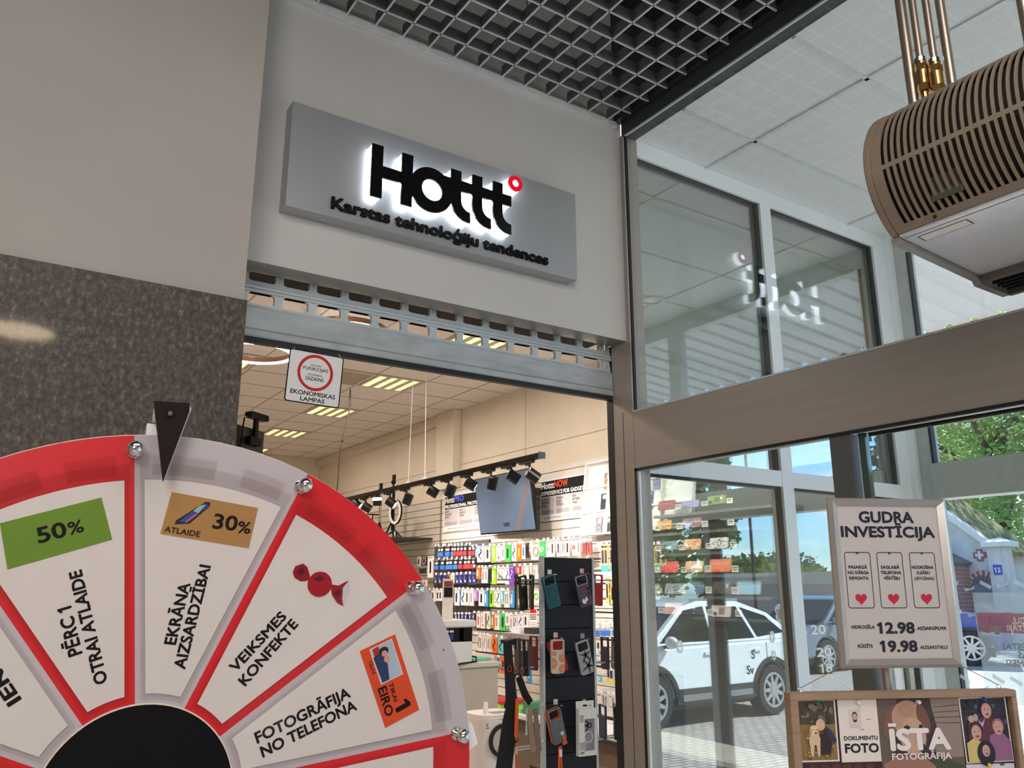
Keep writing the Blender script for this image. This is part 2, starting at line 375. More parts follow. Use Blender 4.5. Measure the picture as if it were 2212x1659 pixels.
# outside ground
def paving():
    m = mat('clay_paving', (186, 168, 156), .8, var=0); t = m.node_tree; b = t.nodes['Principled BSDF']
    br = t.nodes.new('ShaderNodeTexBrick'); tc = t.nodes.new('ShaderNodeTexCoord'); t.links.new(tc.outputs['Object'], br.inputs['Vector'])
    br.inputs['Scale'].default_value = 1; br.inputs['Brick Width'].default_value = .2; br.inputs['Row Height'].default_value = .1; br.inputs['Mortar Size'].default_value = .012
    br.inputs['Color1'].default_value = L3((186, 174, 166)); br.inputs['Color2'].default_value = L3((174, 162, 155)); br.inputs['Mortar'].default_value = L3((104, 92, 88))
    t.links.new(br.outputs['Color'], b.inputs['Base Color']); return m
struct('ground', G().box(4.62, -90, -.4, 110, 60, -.3), paving())
struct('foundation', G().box(4.55, -5, -.3, 4.62, 12.4, .0), DALU)
# canopy outside the facade
def polycarb():
    m = bpy.data.materials.new('corrugated_polycarbonate'); m.use_nodes = True; t = m.node_tree
    b = t.nodes['Principled BSDF']; out = [n for n in t.nodes if n.type == 'OUTPUT_MATERIAL'][0]
    b.inputs['Base Color'].default_value = L3((205, 203, 201)); b.inputs['Roughness'].default_value = .5
    tr = t.nodes.new('ShaderNodeBsdfTranslucent'); tr.inputs['Color'].default_value = (.17, .168, .165, 1)
    n = t.nodes.new('ShaderNodeTexNoise'); n.inputs['Scale'].default_value = 9
    mx = t.nodes.new('ShaderNodeMixShader'); mx.inputs['Fac'].default_value = .5
    t.links.new(b.outputs['BSDF'], mx.inputs[1]); t.links.new(tr.outputs['BSDF'], mx.inputs[2]); t.links.new(mx.outputs['Shader'], out.inputs['Surface'])
    return m
g = G(); P = []; y = -4.0
while y < 9.5:
    for dy, dz in ((0, 0), (.11, 0), (.13, .022), (.17, .022), (.19, 0)): P.append((y + dy, dz))
    y += .21
V = []
for (yy, dz) in P: V += [(4.62, yy, 3.78 + dz), (6.5, yy, 3.628 + dz)]
g.add(V, [(2 * i, 2 * i + 1, 2 * i + 3, 2 * i + 2) for i in range(len(P) - 1)])
struct('roof_canopy', g, polycarb())
struct('roof_gutter', G().box(6.49, -4, 3.580, 6.54, 9.5, 3.623), mat('copper_gutter', (214, 150, 110), .4, .2))
# ================================================================ SHOP SIGN
BLK = mat('black_print', (12, 12, 14), .6, var=.02, spec=.2)
BLKG = mat('black_gloss', (10, 10, 12), .18, var=.02)
WHITE = mat('white_print', (228, 226, 224), .5, var=.02)
RED = mat('red_print', (200, 22, 32), .4, var=.02)
STEEL = mat('chrome', (225, 222, 218), .08, 1, var=.02)
GALV = mat('galvanised', (190, 198, 202), .45, .3, var=.08, scale=5)
SIGNP = mat('sign_silver', (172, 174, 176), .42, .55, var=.03, scale=4)
HALO = mat('lit_acrylic', (235, 245, 255), .4, emit=3.4, var=0)
sg = thing('shop_sign', 'silver grey fascia sign with black letters and glowing white edges on grey wall', 'sign', (1.38, 2.6, 2.815))
obj('sign_panel', G().box(.7516, 2.53, 2.816, 2.011, 2.6, 3.217), SIGNP, sg)
for x in (.9, 1.38, 1.85): obj('screw', G().cyl((x, 2.566, 2.8165), (x, 2.566, 2.8145), .005, n=10), STEEL, sg)
for z in (3.15, 2.9): obj('screw', G().cyl((.752, 2.566, z), (.7495, 2.566, z), .005, n=10), STEEL, sg)
MS = frame((0, 2.53, 0), (1, 0, 0), (0, 0, 1))          # z of the frame points at the viewer
def logo(g, M, d0, d1, mat=0, grow=0):
    def R(x0, y0, x1, y1): g.prism(rc(x0 - grow, y0 - grow, x1 + grow, y1 + grow), M, d0, d1, mat)
    R(0, 0, .044, .209); R(.121, 0, .166, .209); R(.0442, .083, .1208, .129)
    e_ = (d1 - d0) * .03
    n = 40; g.ringp(ell(.246, .092, .091 + grow, n=n), ell(.249, .092, .044 - grow, n=n), M, d0, d1 + e_, mat)
    for k in range(3):
        x = .330 + .0955 * k; top = .207 + .004 * (k > 0)
        P = [(x - grow, top + grow), (x + .045 + grow, top + grow), (x + .045 + grow, .085)]
        P += [(x + .045 + .04 - .04 * math.cos(a) + grow * .5, .082 - .040 * math.sin(a)) for a in (0, .4, .8, 1.2, PI / 2)]
        P += [(x + .087 + grow, .042 + grow), (x + .087 + grow, 0 - grow)]
        P += [(x + .080 - .08 * math.sin(a) - grow, .083 - .083 * math.cos(a) - grow) for a in (.0, .3, .6, .9, 1.2, PI / 2)]
        g.prism(P, M, d0, d1 + e_ * 2, mat)
    g.prism(rc(.30 - grow, .123 - grow, .608 + grow, .167 + grow), M, d0, d1 + e_ * 3, mat)
ML = frame((1.0415, 2.53, 2.919), (1, 0, 0), (0, 0, 1))
g = G(); logo(g, ML, .032, .040); obj('logo_lettering', g, BLKG, sg)
g = G(); logo(g, ML, .002, .0318, grow=-.0015); obj('lit_letter_edge', g, HALO, sg, label='glowing white acrylic edge behind the black letters')
g = G().ringp(ell(.6295, .232, .034, n=32), ell(.6295, .232, .0145, n=32), ML, .032, .040); obj('degree_ring', g, mat('red_gloss', (225, 15, 40), .25, emit=.25, var=0), sg)
g = G().ringp(ell(.6295, .232, .0335, n=32), ell(.6295, .232, .015, n=32), ML, .002, .0318); obj('lit_ring_edge', g, HALO, sg)
g = G().text('Karstas tehnoloģiju tendences', frame((.913, 2.53, 2.8475), (1, 0, 0), (0, 0, 1)), .042, .94, 'L', .001, .009, bold=.046); obj('slogan_lettering', g, BLK, sg)

# ================================================================ ROLLER SHUTTER
rs = thing('roller_shutter', 'grey metal roller shutter rolled up under the lintel, two slotted rows showing', 'shutter', (1.5, 2.72, 2.37))
g = G(); MR = frame((0, 2.72, 0), (1, 0, 0), (0, 0, 1))
for z0, z1, zc, hh in ((2.551, 2.69, 2.641, .096), (2.493, 2.551, 2.5305, .041)):
    for k in range(-4, 12):
        xa = .9305 + .1235 * k; xb = xa + .1235
        if xa > 2.32: continue
        xb = min(xb, 2.337); inn = rrect(max(.02, xb - xa - .028), hh, .011, 5, (xa + xb) / 2, zc); out = []
        for (x, z) in inn:                       # matching points on the cell's edge
            dx, dz = x - (xa + xb) / 2, z - (z0 + z1) / 2; W, H = (xb - xa) / 2, (z1 - z0) / 2
            s_ = min(W / max(abs(dx), 1e-6), H / max(abs(dz), 1e-6)); out.append(((xa + xb) / 2 + dx * s_, (z0 + z1) / 2 + dz * s_))
        g.ringp(out, inn, MR, -.008, .008)
obj('slotted_slats', g, GALV, rs)
g = G()
for z in (2.558, 2.571): g.cyl((.45, 2.7125, z), (2.34, 2.7125, z), .007, n=10)
g.cyl((.45, 2.712, 2.497), (2.34, 2.712, 2.497), .005, n=8)
obj('slat_joint', g, GALV, rs, smooth=40)
obj('bottom_slat', G().box(.45, 2.70, 2.414, 2.34, 2.735, 2.491).box(.45, 2.697, 2.387, 2.34, 2.738, 2.412), mat('scuffed_zinc', (174, 180, 182), .45, .3, var=.16, scale=7, stretch=(1, 1, 3)), rs, bevel=.003)
obj('shutter_housing', G().box(.45, 2.78, 2.656, 2.34, 3.02, 3.5), mat('housing_dark', (34, 28, 26), .8), rs)
obj('rubber_seal', G().box(.45, 2.705, 2.368, 2.34, 2.73, 2.3865), GASK, rs)
obj('guide_rail', G().box(2.339, 2.7055, 0, 2.37, 2.745, 2.62), GASK, rs)

# hanging notice under the shutter
MH = frame((.952, 2.700, 2.27), (math.cos(.03), -math.sin(.03) * .3, -math.sin(.027)), (math.sin(.027), -.06, 1))
hs = thing('hanging_sign', 'white square notice with red circle hanging under the roller shutter', 'sign', (.952, 2.712, 2.178))
obj('board', G().prism(rrect(.198, .186, .01), MH, -.002, .0), WHITE, hs)
obj('border', G().ringp(rrect(.2, .188, .011), rrect(.193, .181, .008), MH, -.0025, .0008), BLK, hs)
obj('red_circle', G().ringp(ell(0, .02, .0655, n=40), ell(0, .02, .055, n=40), MH, .0008), RED, hs)
def off(M, x, y): return M @ Matrix.Translation((x, y, 0))
g = G().text('JAUNAS', off(MH, 0, .043), .0062, .040, bold=0).text('FUNKCIJAS', off(MH, 0, .0275), .0115, .091, bold=.004).text('MODERNS', off(MH, 0, .0085), .0062, .052, bold=0).text('DIZAINS', off(MH, 0, -.0085), .0122, .066).text('EKONOMISKAS', off(MH, 0, -.064), .0148, .163, bold=.022).text('LAMPAS', off(MH, 0, -.085), .0142, .088, bold=.022)
obj('lettering', g, BLK, hs)
for a_, b_ in ((-.085, .87), (.09, 1.035)): obj('hanging_thread', G().cyl(MH @ Vector((a_, .092, 0)), (b_, 2.70, 2.372), .0012, n=6), WHITE, hs)

# ================================================================ PRIZE WHEEL
WC = Vector((.2144991, 1.15475894, 1.29615712)); wy, wt, WR0 = .09529383, .03990943, -.10783229
wn = Vector((math.sin(wy) * math.cos(wt), math.cos(wy) * math.cos(wt), math.sin(wt)))
wR = wn.cross(Vector((0, 0, 1))).normalized(); wU = wR.cross(wn)
MW = frame(WC, wR, wU)
def pol(r, deg): a = WR0 + math.radians(deg); return (r * math.sin(a), r * math.cos(a))
def sector(r0, r1, a0, a1, ins=0, n=14):
    """sector between two spokes, each side moved in by ins"""
    f = lambda r: math.degrees(math.asin(min(.9, ins / r)))
    P = [pol(r1, a0 + f(r1) + (a1 - a0 - 2 * f(r1)) * i / n) for i in range(n + 1)]
    P += [pol(r0, a1 - f(r0) - (a1 - a0 - 2 * f(r0)) * i / n) for i in range(n + 1)]
    return P
WGREY = mat('wheel_grey', (176, 166, 168), .4, var=.02); WRED = mat('wheel_red', (196, 18, 26), .4, var=.02)
PAPER = mat('card_paper', (222, 214, 208), .55, var=.015)
SLEEVE = glass('clear_sleeve', (.90, .885, .88), .012, .55, .04)
pw = thing('prize_wheel', 'round red and grey fortune wheel with prize cards, black hub and chrome pegs', 'wheel', tuple(WC))
for k in range(12):
    red = k % 2
    obj('segment', G().prism(sector(.1145, .45, 30 * k, 30 * k + 30), MW, -.010, 0), WRED if red else WGREY, pw, label='red wheel segment' if red else 'grey wheel segment')
obj('back_disc', G().prism(ell(0, 0, .4525, n=96), MW, -.016, -.0102), mat('wheel_edge', (205, 190, 178), .5), pw)
obj('hub_cover', G().prism(ell(0, 0, .1127, n=72), MW, -.01, .004), mat('hub_black', (8, 5, 9), .6, var=0, spec=.15), pw)
obj('hub_rim', G().ringp(ell(0, 0, .1145, n=72), ell(0, 0, .1128, n=72), MW, -.01, .0035), mat('hub_rim_ivory', (214, 200, 184), .5), pw)
for k in range(12):
    p = pol(.430, 30 * k); g = G()
    g.cyl(MW @ Vector((*p, 0)), MW @ Vector((*p, .018)), .0045, n=12).ball(MW @ Vector((*p, .024)), .0105, 20, 14).cyl(MW @ Vector((*p, 0)), MW @ Vector((*p, .003)), .010, n=16)
    obj('peg', g, STEEL, pw, smooth=50)
cards = {}
for k in (-3, -2, -1, 0, 1, 2, 3):
    c = obj('prize_card', G().prism(sector(.1255, .392, 30 * k, 30 * k + 30, .0118), MW, .0006, .0012), PAPER, pw); cards[k] = c
    sl = G().prism(sector(.1185, .413, 30 * k, 30 * k + 30, .0062), MW, .003)
    obj('clear_sleeve', sl, SLEEVE, pw)
for a0, a1 in ((-24, -15), (-11, -3), (3, 14), (19, 27), (33, 44), (47, 57), (62, 72), (77, 87)): obj('clear_tape', G().prism(sector(.398, .424, a0, a1, .0), MW, .0036), SLEEVE, pw)
def wtext(g, body, p, q, cap, bold=.012, z=.0014, mat=0):
    d = Vector((q[0] - p[0], q[1] - p[1])); o = MW @ Vector((*p, 0)); x = MW.to_3x3() @ Vector((d.x, d.y, 0)); y = MW.to_3x3() @ Vector((-d.y, d.x, 0))
    g.text(body, frame(o, x, y), cap, d.length, 'L', z, bold=bold, mat=mat)
def wquad(P, z0=.0013): return G().prism(P, MW, z0, z0 + .0005)
INK = mat('card_ink', (18, 15, 17), .6, var=0, spec=.2)
def card_print(k, name, items, bold=.042):
    g = G()
    for it in items: wtext(g, *it[:4], bold=bold)
    obj(name, g, INK, cards[k])
card_print(-1, 'lettering', [('PĒRC 1', (-.0780, .1770), (-.0968, .2325), .0142), ('OTRAI ATLAIDE', (-.0464, .1424), (-.0905, .2759), .0134)])
card_print(0, 'lettering', [('EKRĀNA', (.0278, .1833), (.0382, .2589), .0137), ('AIZSARDZĪBAI', (.0418, .1529), (.0613, .2816), .0135)])
card_print(1, 'lettering', [('VEIKSMES', (.1054, .1458), (.1666, .2148), .0128), ('KONFEKTE', (.1193, .1280), (.1831, .2045), .0133)])
card_print(2, 'lettering', [('FOTOGRĀFIJA', (.1409, .0558), (.2631, .1068), .0138), ('NO TELEFONA', (.1494, .0380), (.2734, .0893), .0137)])
card_print(-2, 'lettering', [('IER', (-.1360, .1279), (-.1605, .1622), .0142)])
# coupons
P = [(-.1833, .3292), (-.0780, .3653), (-.0599, .3134), (-.1686, .2754)]
obj('coupon', wquad(P), mat('coupon_green', (104, 142, 30), .5), cards[-1], label='green coupon')
g = G(); wtext(g, '50', (-.1395, .3068), (-.1105, .3166), .0180, .03, .002); wtext(g, '%', (-.1080, .3176), (-.0925, .3226), .0150, .02, .002); obj('coupon_print', g, INK, cards[-1])
P = [(.0040, .3767), (.1162, .3607), (.1083, .3063), (-.0044, .3221)]
obj('coupon', wquad(P), mat('coupon_gold', (176, 130, 72), .5), cards[0], label='gold coupon')
g = G(); wtext(g, '30', (.0592, .3317), (.0895, .3290), .0188, .03, .002); wtext(g, '%', (.0915, .3268), (.1080, .3256), .0150, .02, .002); wtext(g, 'ATLAIDE', (-.0001, .3252), (.0438, .3194), .0069, .02, .002); obj('coupon_print', g, INK, cards[0])
g = G(); g.prism([(.0115, .3345), (.0128, .3400), (.0475, .3660), (.0535, .3650), (.053, .3600), (.030, .3365)], MW, .0020, mat=0)
g.prism([(.0165, .3385), (.032, .3525), (.039, .3490), (.026, .3375)], MW, .0023, mat=1).prism([(.026, .3375), (.039, .349), (.0365, .3500), (.0235, .3380)], MW, .0025, mat=2).prism([(.0325, .353), (.0405, .3605), (.0480, .3625), (.0395, .350)], MW, .0023, mat=3).prism([(.0415, .3515), (.0480, .3622), (.0525, .3610)], MW, .0024, mat=1)
obj('phone_picture', g, [flat((24, 24, 34)), flat((52, 74, 150)), flat((196, 92, 150)), flat((150, 186, 190))], cards[0])
g = G(); g.ball((.209, .259, .0016), .0165, 18, 8, 0, (1, 1, .02)); 
obj('candy_picture', G().prism([(.170, .275), (.173, .283), (.184, .287), (.190, .282), (.1945, .270), (.194, .265), (.187, .263), (.181, .263), (.173, .268)], MW, .0014, .002, 0).prism(ell(.209, .259, .0172, n=28), MW, .0014, .0022, 1).prism([(.224, .259), (.236, .257), (.250, .264), (.2525, .254), (.249, .240), (.2445, .229), (.236, .233), (.2275, .244)], MW, .0014, .002, 0).prism([(.2425, .254), (.250, .2635), (.2527, .253), (.249, .240), (.2445, .2295), (.2425, .238)], MW, .0014, .0023, 2).prism([(.199, .266), (.209, .271), (.217, .266), (.207, .262)], MW, .0014, .0024, 3).prism([(.176, .278), (.184, .283), (.187, .275), (.180, .271)], MW, .0014, .0024, 3).prism([(.229, .248), (.240, .251), (.238, .240)], MW, .0014, .0024, 3),
    [flat((150, 12, 34), .25), flat((168, 12, 40), .2), flat((206, 204, 206), .25), flat((96, 6, 20), .3)], cards[1])
P = [(.2726, .1668), (.3241, .1885), (.3666, .0828), (.3162, .0618)]
obj('coupon', wquad(P), mat('coupon_orange', (222, 72, 16), .5), cards[2], label='orange coupon')
g = G(); wtext(g, 'EIRO', (.3025, .1145), (.3163, .0763), .0122, .03, .002); wtext(g, 'TIKAI', (.3181, .1203), (.3275, .0955), .0062, .02, .002); wtext(g, '1', (.3285, .0908), (.3325, .0820), .0217, .04, .002); wtext(g, '10x15', (.2859, .1519), (.2932, .1343), .0046, .01, .002)
obj('coupon_print', g, INK, cards[2])
Q = [Vector((.2882, .1683)), Vector((.3189, .1815)), Vector((.3380, .1339)), Vector((.3075, .1213))]
def inq(a, b): return tuple((Q[0] * (1 - a) + Q[1] * a) * (1 - b) + (Q[3] * (1 - a) + Q[2] * a) * b)
g = G().prism([inq(-.04, -.02), inq(1.03, -.02), inq(1.03, 1.02), inq(-.04, 1.02)], MW, .0020, mat=0).prism([inq(0, 0), inq(1, 0), inq(1, 1), inq(0, 1)], MW, .0022, mat=1)
g.prism([inq(.0, .25), inq(.3, .2), inq(.55, .42), inq(.5, .62), inq(.38, .98), inq(.05, .98)], MW, .0024, mat=2)
g.prism([inq(.08, .02), inq(.35, .0), inq(.4, .2), inq(.05, .3)], MW, .0024, mat=4)
g.prism([inq(*p) for p in ell(.52, .2, .22, .12, 16)], MW, .0025, mat=3).prism([inq(*p) for p in ell(.52, .27, .13, .09, 16)], MW, .0027, mat=5).prism([inq(*p) for p in ell(.55, .44, .14, .09, 16)], MW, .0027, mat=5)
obj('photo_picture', g, [WHITE, flat((176, 190, 204)), flat((34, 52, 96)), flat((38, 22, 24)), flat((170, 40, 30)), flat((206, 160, 140))], cards[2])
obj('ink_dot', G().prism(ell(.4022, .1641, .0016, n=12), MW, .0004), flat((120, 60, 200)), pw)
# stand and pointer (they stay put when the wheel spins)
ws = thing('wheel_stand', 'white stand behind the fortune wheel carrying the black pointer', 'stand', (WC.x, WC.y + .1, 0))
g = G().prism(rc(-.0335, -.5, .0105, .468), MW, -.045, -.0225); obj('back_post', g, WHITE, ws)
g = G().prism([(.0155, -.62), (.4675, -.62), (.4675, -.02), (.4805, .0), (.4675, .02), (.4625, -.05)], MW, -.045, -.03)
obj('side_panel', G().prism([(.40, -.60), (.462, -.60), (.462, .012), (.478, .022), (.4665, .052), (.40, .10)], MW, -.045, -.03), WHITE, ws)
obj('foot', G().box(WC.x - .35, WC.y - .12, .002, WC.x + .35, WC.y + .32, .04).box(WC.x - .05, WC.y + .06, .04, WC.x + .03, WC.y + .14, .85), WHITE, ws)
obj('axle', G().cyl(MW @ Vector((0, 0, -.045)), MW @ Vector((0, 0, -.0165)), .03, n=20), STEEL, ws)
g = G().prism([(-.0324, .4896), (.0113, .4910), (.0118, .480), (-.0110, .3862)], MW, .030, .036, 0).prism([(.0113, .4905), (.0145, .484), (-.0088, .3900), (-.0110, .3866)], MW, .026, .0298, 1)
obj('pointer', g, [mat('pointer_black', (22, 12, 10), .25, var=0), WHITE], ws)
obj('pointer_bracket', G().prism(rc(-.028, .47, .008, .488), MW, -.0225, .0298), WHITE, ws)
obj('bolt', G().cyl(MW @ Vector((-.0115, .4748, .036)), MW @ Vector((-.0115, .4748, .0385)), .0062, n=6).cyl(MW @ Vector((-.0115, .4748, .0385)), MW @ Vector((-.0115, .4748, .0395)), .003, n=12, mat=1), [mat('bolt_dark', (46, 32, 26), .3, .8), STEEL], ws)

# ================================================================ AIR CURTAIN
TAN = mat('bronze_beige_sheet', (146, 130, 111), .4, .25, var=.03)
DARKIN = mat('heater_inside', (30, 20, 16), .7)
ac = thing('air_curtain', 'beige slotted barrel-shaped air curtain heater above the entrance transom', 'air curtain', (2.0, .4, 2.33))
CX, CZ, CR = 1.87, 2.53, .19
def arc(a0, a1, r, n): return [(CX + r * math.cos(math.radians(a0 + (a1 - a0) * i / n)), CZ + r * math.sin(math.radians(a0 + (a1 - a0) * i / n))) for i in range(n + 1)]
MY = Matrix(((1, 0, 0, 0), (0, 0, 1, 0), (0, 1, 0, 0), (0, 0, 0, 1)))       # (x, z, y) -> world
def shell(g, a0, a1, y0, y1, n, r0=.186, mat=0):
    A = arc(a0, a1, CR, n); B = arc(a0, a1, r0, n)
    for i in range(n): g.prism([A[i], A[i + 1], B[i + 1], B[i]], MY, y0, y1, mat)
g = G(); YE = 1.0
shell(g, 84, 236, YE - .045, YE - .02, 22); shell(g, 84, 121, -.25, YE - .045, 5); shell(g, 184, 187.4, -.25, YE - .045, 1); shell(g, 230, 236, -.25, YE - .045, 1)
y = YE - .045
while y > -.2:
    y1 = y - .0096; shell(g, 121, 184, y1 - .0067, y1, 9); shell(g, 187.4, 230, y1 - .0067, y1, 6); y -= .0163
obj('slotted_casing', g, TAN, ac)
g = G().prism(arc(75, 237, CR + .002, 26) + [(2.28, 2.335), (2.30, 2.72), (CX + .06, 2.722)], MY, YE - .019, YE)
obj('end_cap', g, TAN, ac, bevel=.004)
obj('end_cap', G().prism(arc(75, 237, CR + .002, 26) + [(2.28, 2.335), (2.30, 2.72), (CX + .06, 2.722)], MY, -.27, -.251), TAN, ac, bevel=.004)
obj('heater_core', G().prism(arc(95, 232, .165, 16), MY, -.25, YE - .03).box(CX - .02, -.25, 2.40, 2.28, YE - .03, 2.70), DARKIN, ac)
obj('inner_board', G().box(1.722, YE - .2, 2.4, 1.727, YE - .13, 2.5), mat('board_green', (66, 70, 54), .6), ac)
obj('top_sheet', G().box(CX - .02, -.25, 2.712, 2.30, YE - .02, 2.72), TAN, ac)
g = G().add([(1.768, -.25, 2.3665), (1.768, YE - .019, 2.3665), (2.13, YE - .019, 2.349), (2.13, -.25, 2.349), (1.768, -.25, 2.376), (1.768, YE - .019, 2.376), (2.13, YE - .019, 2.358), (2.13, -.25, 2.358)], [(0, 1, 2, 3), (4, 5, 6, 7), (0, 1, 5, 4), (1, 2, 6, 5), (2, 3, 7, 6), (3, 0, 4, 7)])
obj('underside_panel', g, mat('white_sheet', (214, 214, 218), .25, .3, var=.02), ac)
def und(x, y): return (x, y, 2.3665 - (x - 1.768) * .0483 - .0006)
g = G().add([und(1.80, .955), und(1.845, .955), und(1.845, .82), und(1.80, .82)], [(0, 1, 2, 3)], 0)
for i in range(4): pass
obj('rating_label', G().add([und(1.802, .952), und(1.832, .952), und(1.832, .842), und(1.802, .842)], [(0, 1, 2, 3)], 0).add([Vector(und(1.799, .956)) + Vector((0, 0, .0003)), Vector(und(1.835, .956)) + Vector((0, 0, .0003)), Vector(und(1.835, .838)) + Vector((0, 0, .0003)), Vector(und(1.799, .838)) + Vector((0, 0, .0003))], [(0, 1, 2, 3)], 1), [flat((230, 226, 216)), flat((96, 92, 110))], ac)
obj('panel_groove', G().add([und(1.783, .975), und(1.785, .975), und(1.785, -.25), und(1.783, -.25)], [(0, 1, 2, 3)]), flat((110, 100, 130)), ac)
obj('end_strip', G().prism([(1.765, 2.366), (1.765, 2.355), (2.128, 2.337), (2.136, 2.325), (2.285, 2.325), (2.285, 2.336), (2.14, 2.35)], MY, YE - .018, YE + .001), mat('strip_grey', (150, 148, 146), .4, .4), ac)
g = G().box(2.13, -.25, 2.33, 2.15, YE - .02, 2.36).box(2.27, -.25, 2.322, 2.285, YE - .02, 2.36)
obj('outlet_frame', g, mat('outlet_grey', (120, 112, 106), .4, .5), ac)
g = G()
for x in (2.17, 2.195, 2.22, 2.245): g.box(x, -.25, 2.328, x + .004, YE - .03, 2.352)
obj('outlet_fin', g, mat('fin_dark', (52, 58, 62), .35, .6), ac)
obj('screw', G().cyl((CX + .1935 * math.cos(math.radians(233)), .885, CZ + .1935 * math.sin(math.radians(233))), (CX + .185 * math.cos(math.radians(233)), .885, CZ + .185 * math.sin(math.radians(233))), .004, n=10), DARKIN, ac)
PIPE = mat('copper_grey_pipe', (170, 154, 138), .3, .8, var=.06, scale=4, stretch=(1, 1, .2))
BRASS = mat('brass', (176, 140, 92), .25, .9)
for i, (px, py, r, pos) in enumerate(((1977, 240, .0135, 'thick bare pipe, first from the heater end'), (2000, 215, .0098, 'thin pipe with a brass valve, second from the heater end'), (2028, 200, .0098, 'thin pipe with a short fitting, third from the heater end'), (2058, 190, .0118, 'thick bare pipe, fourth from the heater end'), (2236, 150, .0135, 'thick pipe near the frame edge'))):
    p = at(px, py, 0, 1.93); lab = pos.split(',')[0] + ' above the air curtain' + (',' + pos.split(',')[1] if ',' in pos else ', at the right edge')
    t = thing('heating_pipe', lab, 'pipe', (p.x, p.y, 2.70), group='pipes above the air curtain')
    obj('tube', G().cyl((p.x, p.y, 2.70), (p.x, p.y, 4.36), r, n=20), PIPE, t, smooth=40)
    if i in (1, 2):
        q = .072 if i == 1 else .048; g = G()
        for z0, z1, rr, n in ((2.70, 2.74 + q, .0105, 12), (2.735 + q, 2.755 + q, .018, 6), (2.755 + q, 2.795 + q, .0165, 20), (2.795 + q, 2.813 + q, .018, 6), (2.813 + q, 2.822 + q, .0145, 20)):
            if z1 > 2.70: g.cyl((p.x, p.y, max(z0, 2.702)), (p.x, p.y, z1), rr, n=n)
        obj('valve' if i == 1 else 'fitting', g, BRASS, t)
        obj('lock_nut', G().cyl((p.x, p.y, 2.823 + q), (p.x, p.y, 2.834 + q), .0155, n=12), STEEL, t)

# ================================================================ POSTER STAND AND PHOTO BOARD
yw_, ti_ = math.radians(26.46), math.radians(1.37); pn = Vector((math.sin(yw_) * math.cos(ti_), math.cos(yw_) * math.cos(ti_), math.sin(ti_)))
pA = pn.cross(Vector((0, 0, 1))).normalized(); pB = pA.cross(pn)
MP = frame((1.53, .947, 1.562), pA, pB)
SNAP = mat('satin_silver', (190, 182, 176), .3, .75, var=.03)
NAVY = mat('navy_ink', (18, 20, 40), .5, var=0)
ps = thing('poster_stand', 'silver snap frame poster with three red hearts and two prices on a stand', 'poster', (1.56, 1.0, 0))
o_, i_ = rc(-.125, -.1615, .125, .1615), rc(-.1065, -.1445, .1065, .1465)
g = G(); m_ = [tuple((a * .62 + b * .38) for a, b in zip(p, q)) for p, q in zip(o_, i_)]
V = [MP @ Vector((*p, z)) for pl, z in ((o_, -.006), (o_, .001), (m_, .007), (i_, .001)) for p in pl]
Fc = [(r * 4 + i, r * 4 + (i + 1) % 4, r * 4 + 4 + (i + 1) % 4, r * 4 + 4 + i) for r in range(3) for i in range(4)]
obj('snap_frame', g.add(V, Fc), SNAP, ps)
obj('poster_sheet', G().prism(rc(-.108, -.146, .108, .148), MP, -.0055, -.0005), mat('poster_paper', (186, 178, 175), .5, var=.01), ps)
g = G()
for body, x, y, cap, w_, al, b in (('GUDRA', -.0035, .1145, .0205, .1145, 'C', .05), ('INVESTĪCIJA', -.0025, .0858, .0198, .197, 'C', .05), ('PASARGĀ', -.0730, .0245, .0056, .0385, 'C', .05), ('NO DĀRGA', -.0730, .0140, .0056, .0430, 'C', .05), ('REMONTA', -.0728, .0034, .0056, .040, 'C', .05), ('SAGLABĀ', -.0052, .0245, .0056, .0385, 'C', .05), ('TELEFONA', -.0045, .0140, .0056, .043, 'C', .05), ('VĒRTĪBU', -.0040, .0034, .0056, .034, 'C', .05), ('NODROŠINA', .0635, .0245, .0056, .0455, 'C', .05), ('ILGĀKU', .0640, .0140, .0056, .027, 'C', .05), ('LIETOŠANU', .0645, .0030, .0056, .042, 'C', .03),
    ('HIDROGĒLA', -.0968, -.0885, .0058, .0475, 'L', .05), ('12.98', -.0430, -.0973, .0192, .0751, 'L', .055), ('AIZSARGFILMA', .0385, -.0915, .0058, .0612, 'L', .05), ('RŪDĪTS', -.0871, -.1237, .0058, .0298, 'L', .05), ('19.98', -.0410, -.1313, .0192, .0751, 'L', .055), ('AIZSARSTIKLS', .0406, -.1270, .0058, .0578, 'L', .03)):
    g.text(body, off(MP, x, y), cap, w_, al, .0, bold=b)
obj('lettering', g, NAVY, ps)
g = G(); hg = G()
for cx in (-.0723, -.0047, .0645):
    n_ = 6; O = rrect(.0545, .1070, .0055, n_, cx, .0028); I_ = rrect(.0518, .1043, .0042, n_, cx, .0028)
    g.ringp(O, I_, MP, .0002); g.prism([(cx - .0035, .0552), (cx + .0035, .0552), (cx + .0015, .0525), (cx - .0015, .0525)], MP, .0003)
    H = []
    for i in range(28):
        t_ = 2 * PI * i / 28; H.append((cx + .0005 + 16 * math.sin(t_) ** 3 * .00074, -.0325 + (13 * math.cos(t_) - 5 * math.cos(2 * t_) - 2 * math.cos(3 * t_) - math.cos(4 * t_)) * .00074))
    hg.prism(H, MP, .0002)
obj('phone_outline', g, NAVY, ps); obj('heart', hg, mat('heart_red', (186, 20, 52), .5, var=0), ps)
c0 = MP @ Vector((0, -.16, -.02)); c1 = MP @ Vector((0, .14, -.02))
obj('stand_pole', G().cyl((c0.x + .02, c0.y + .04, .02), (c1.x + .02, c1.y + .04, c1.z), .011, n=16), SNAP, ps, smooth=40)
obj('stand_foot', G().cyl((c0.x + .02, c0.y + .04, .002), (c0.x + .02, c0.y + .04, .02), .16, n=32), SNAP, ps)
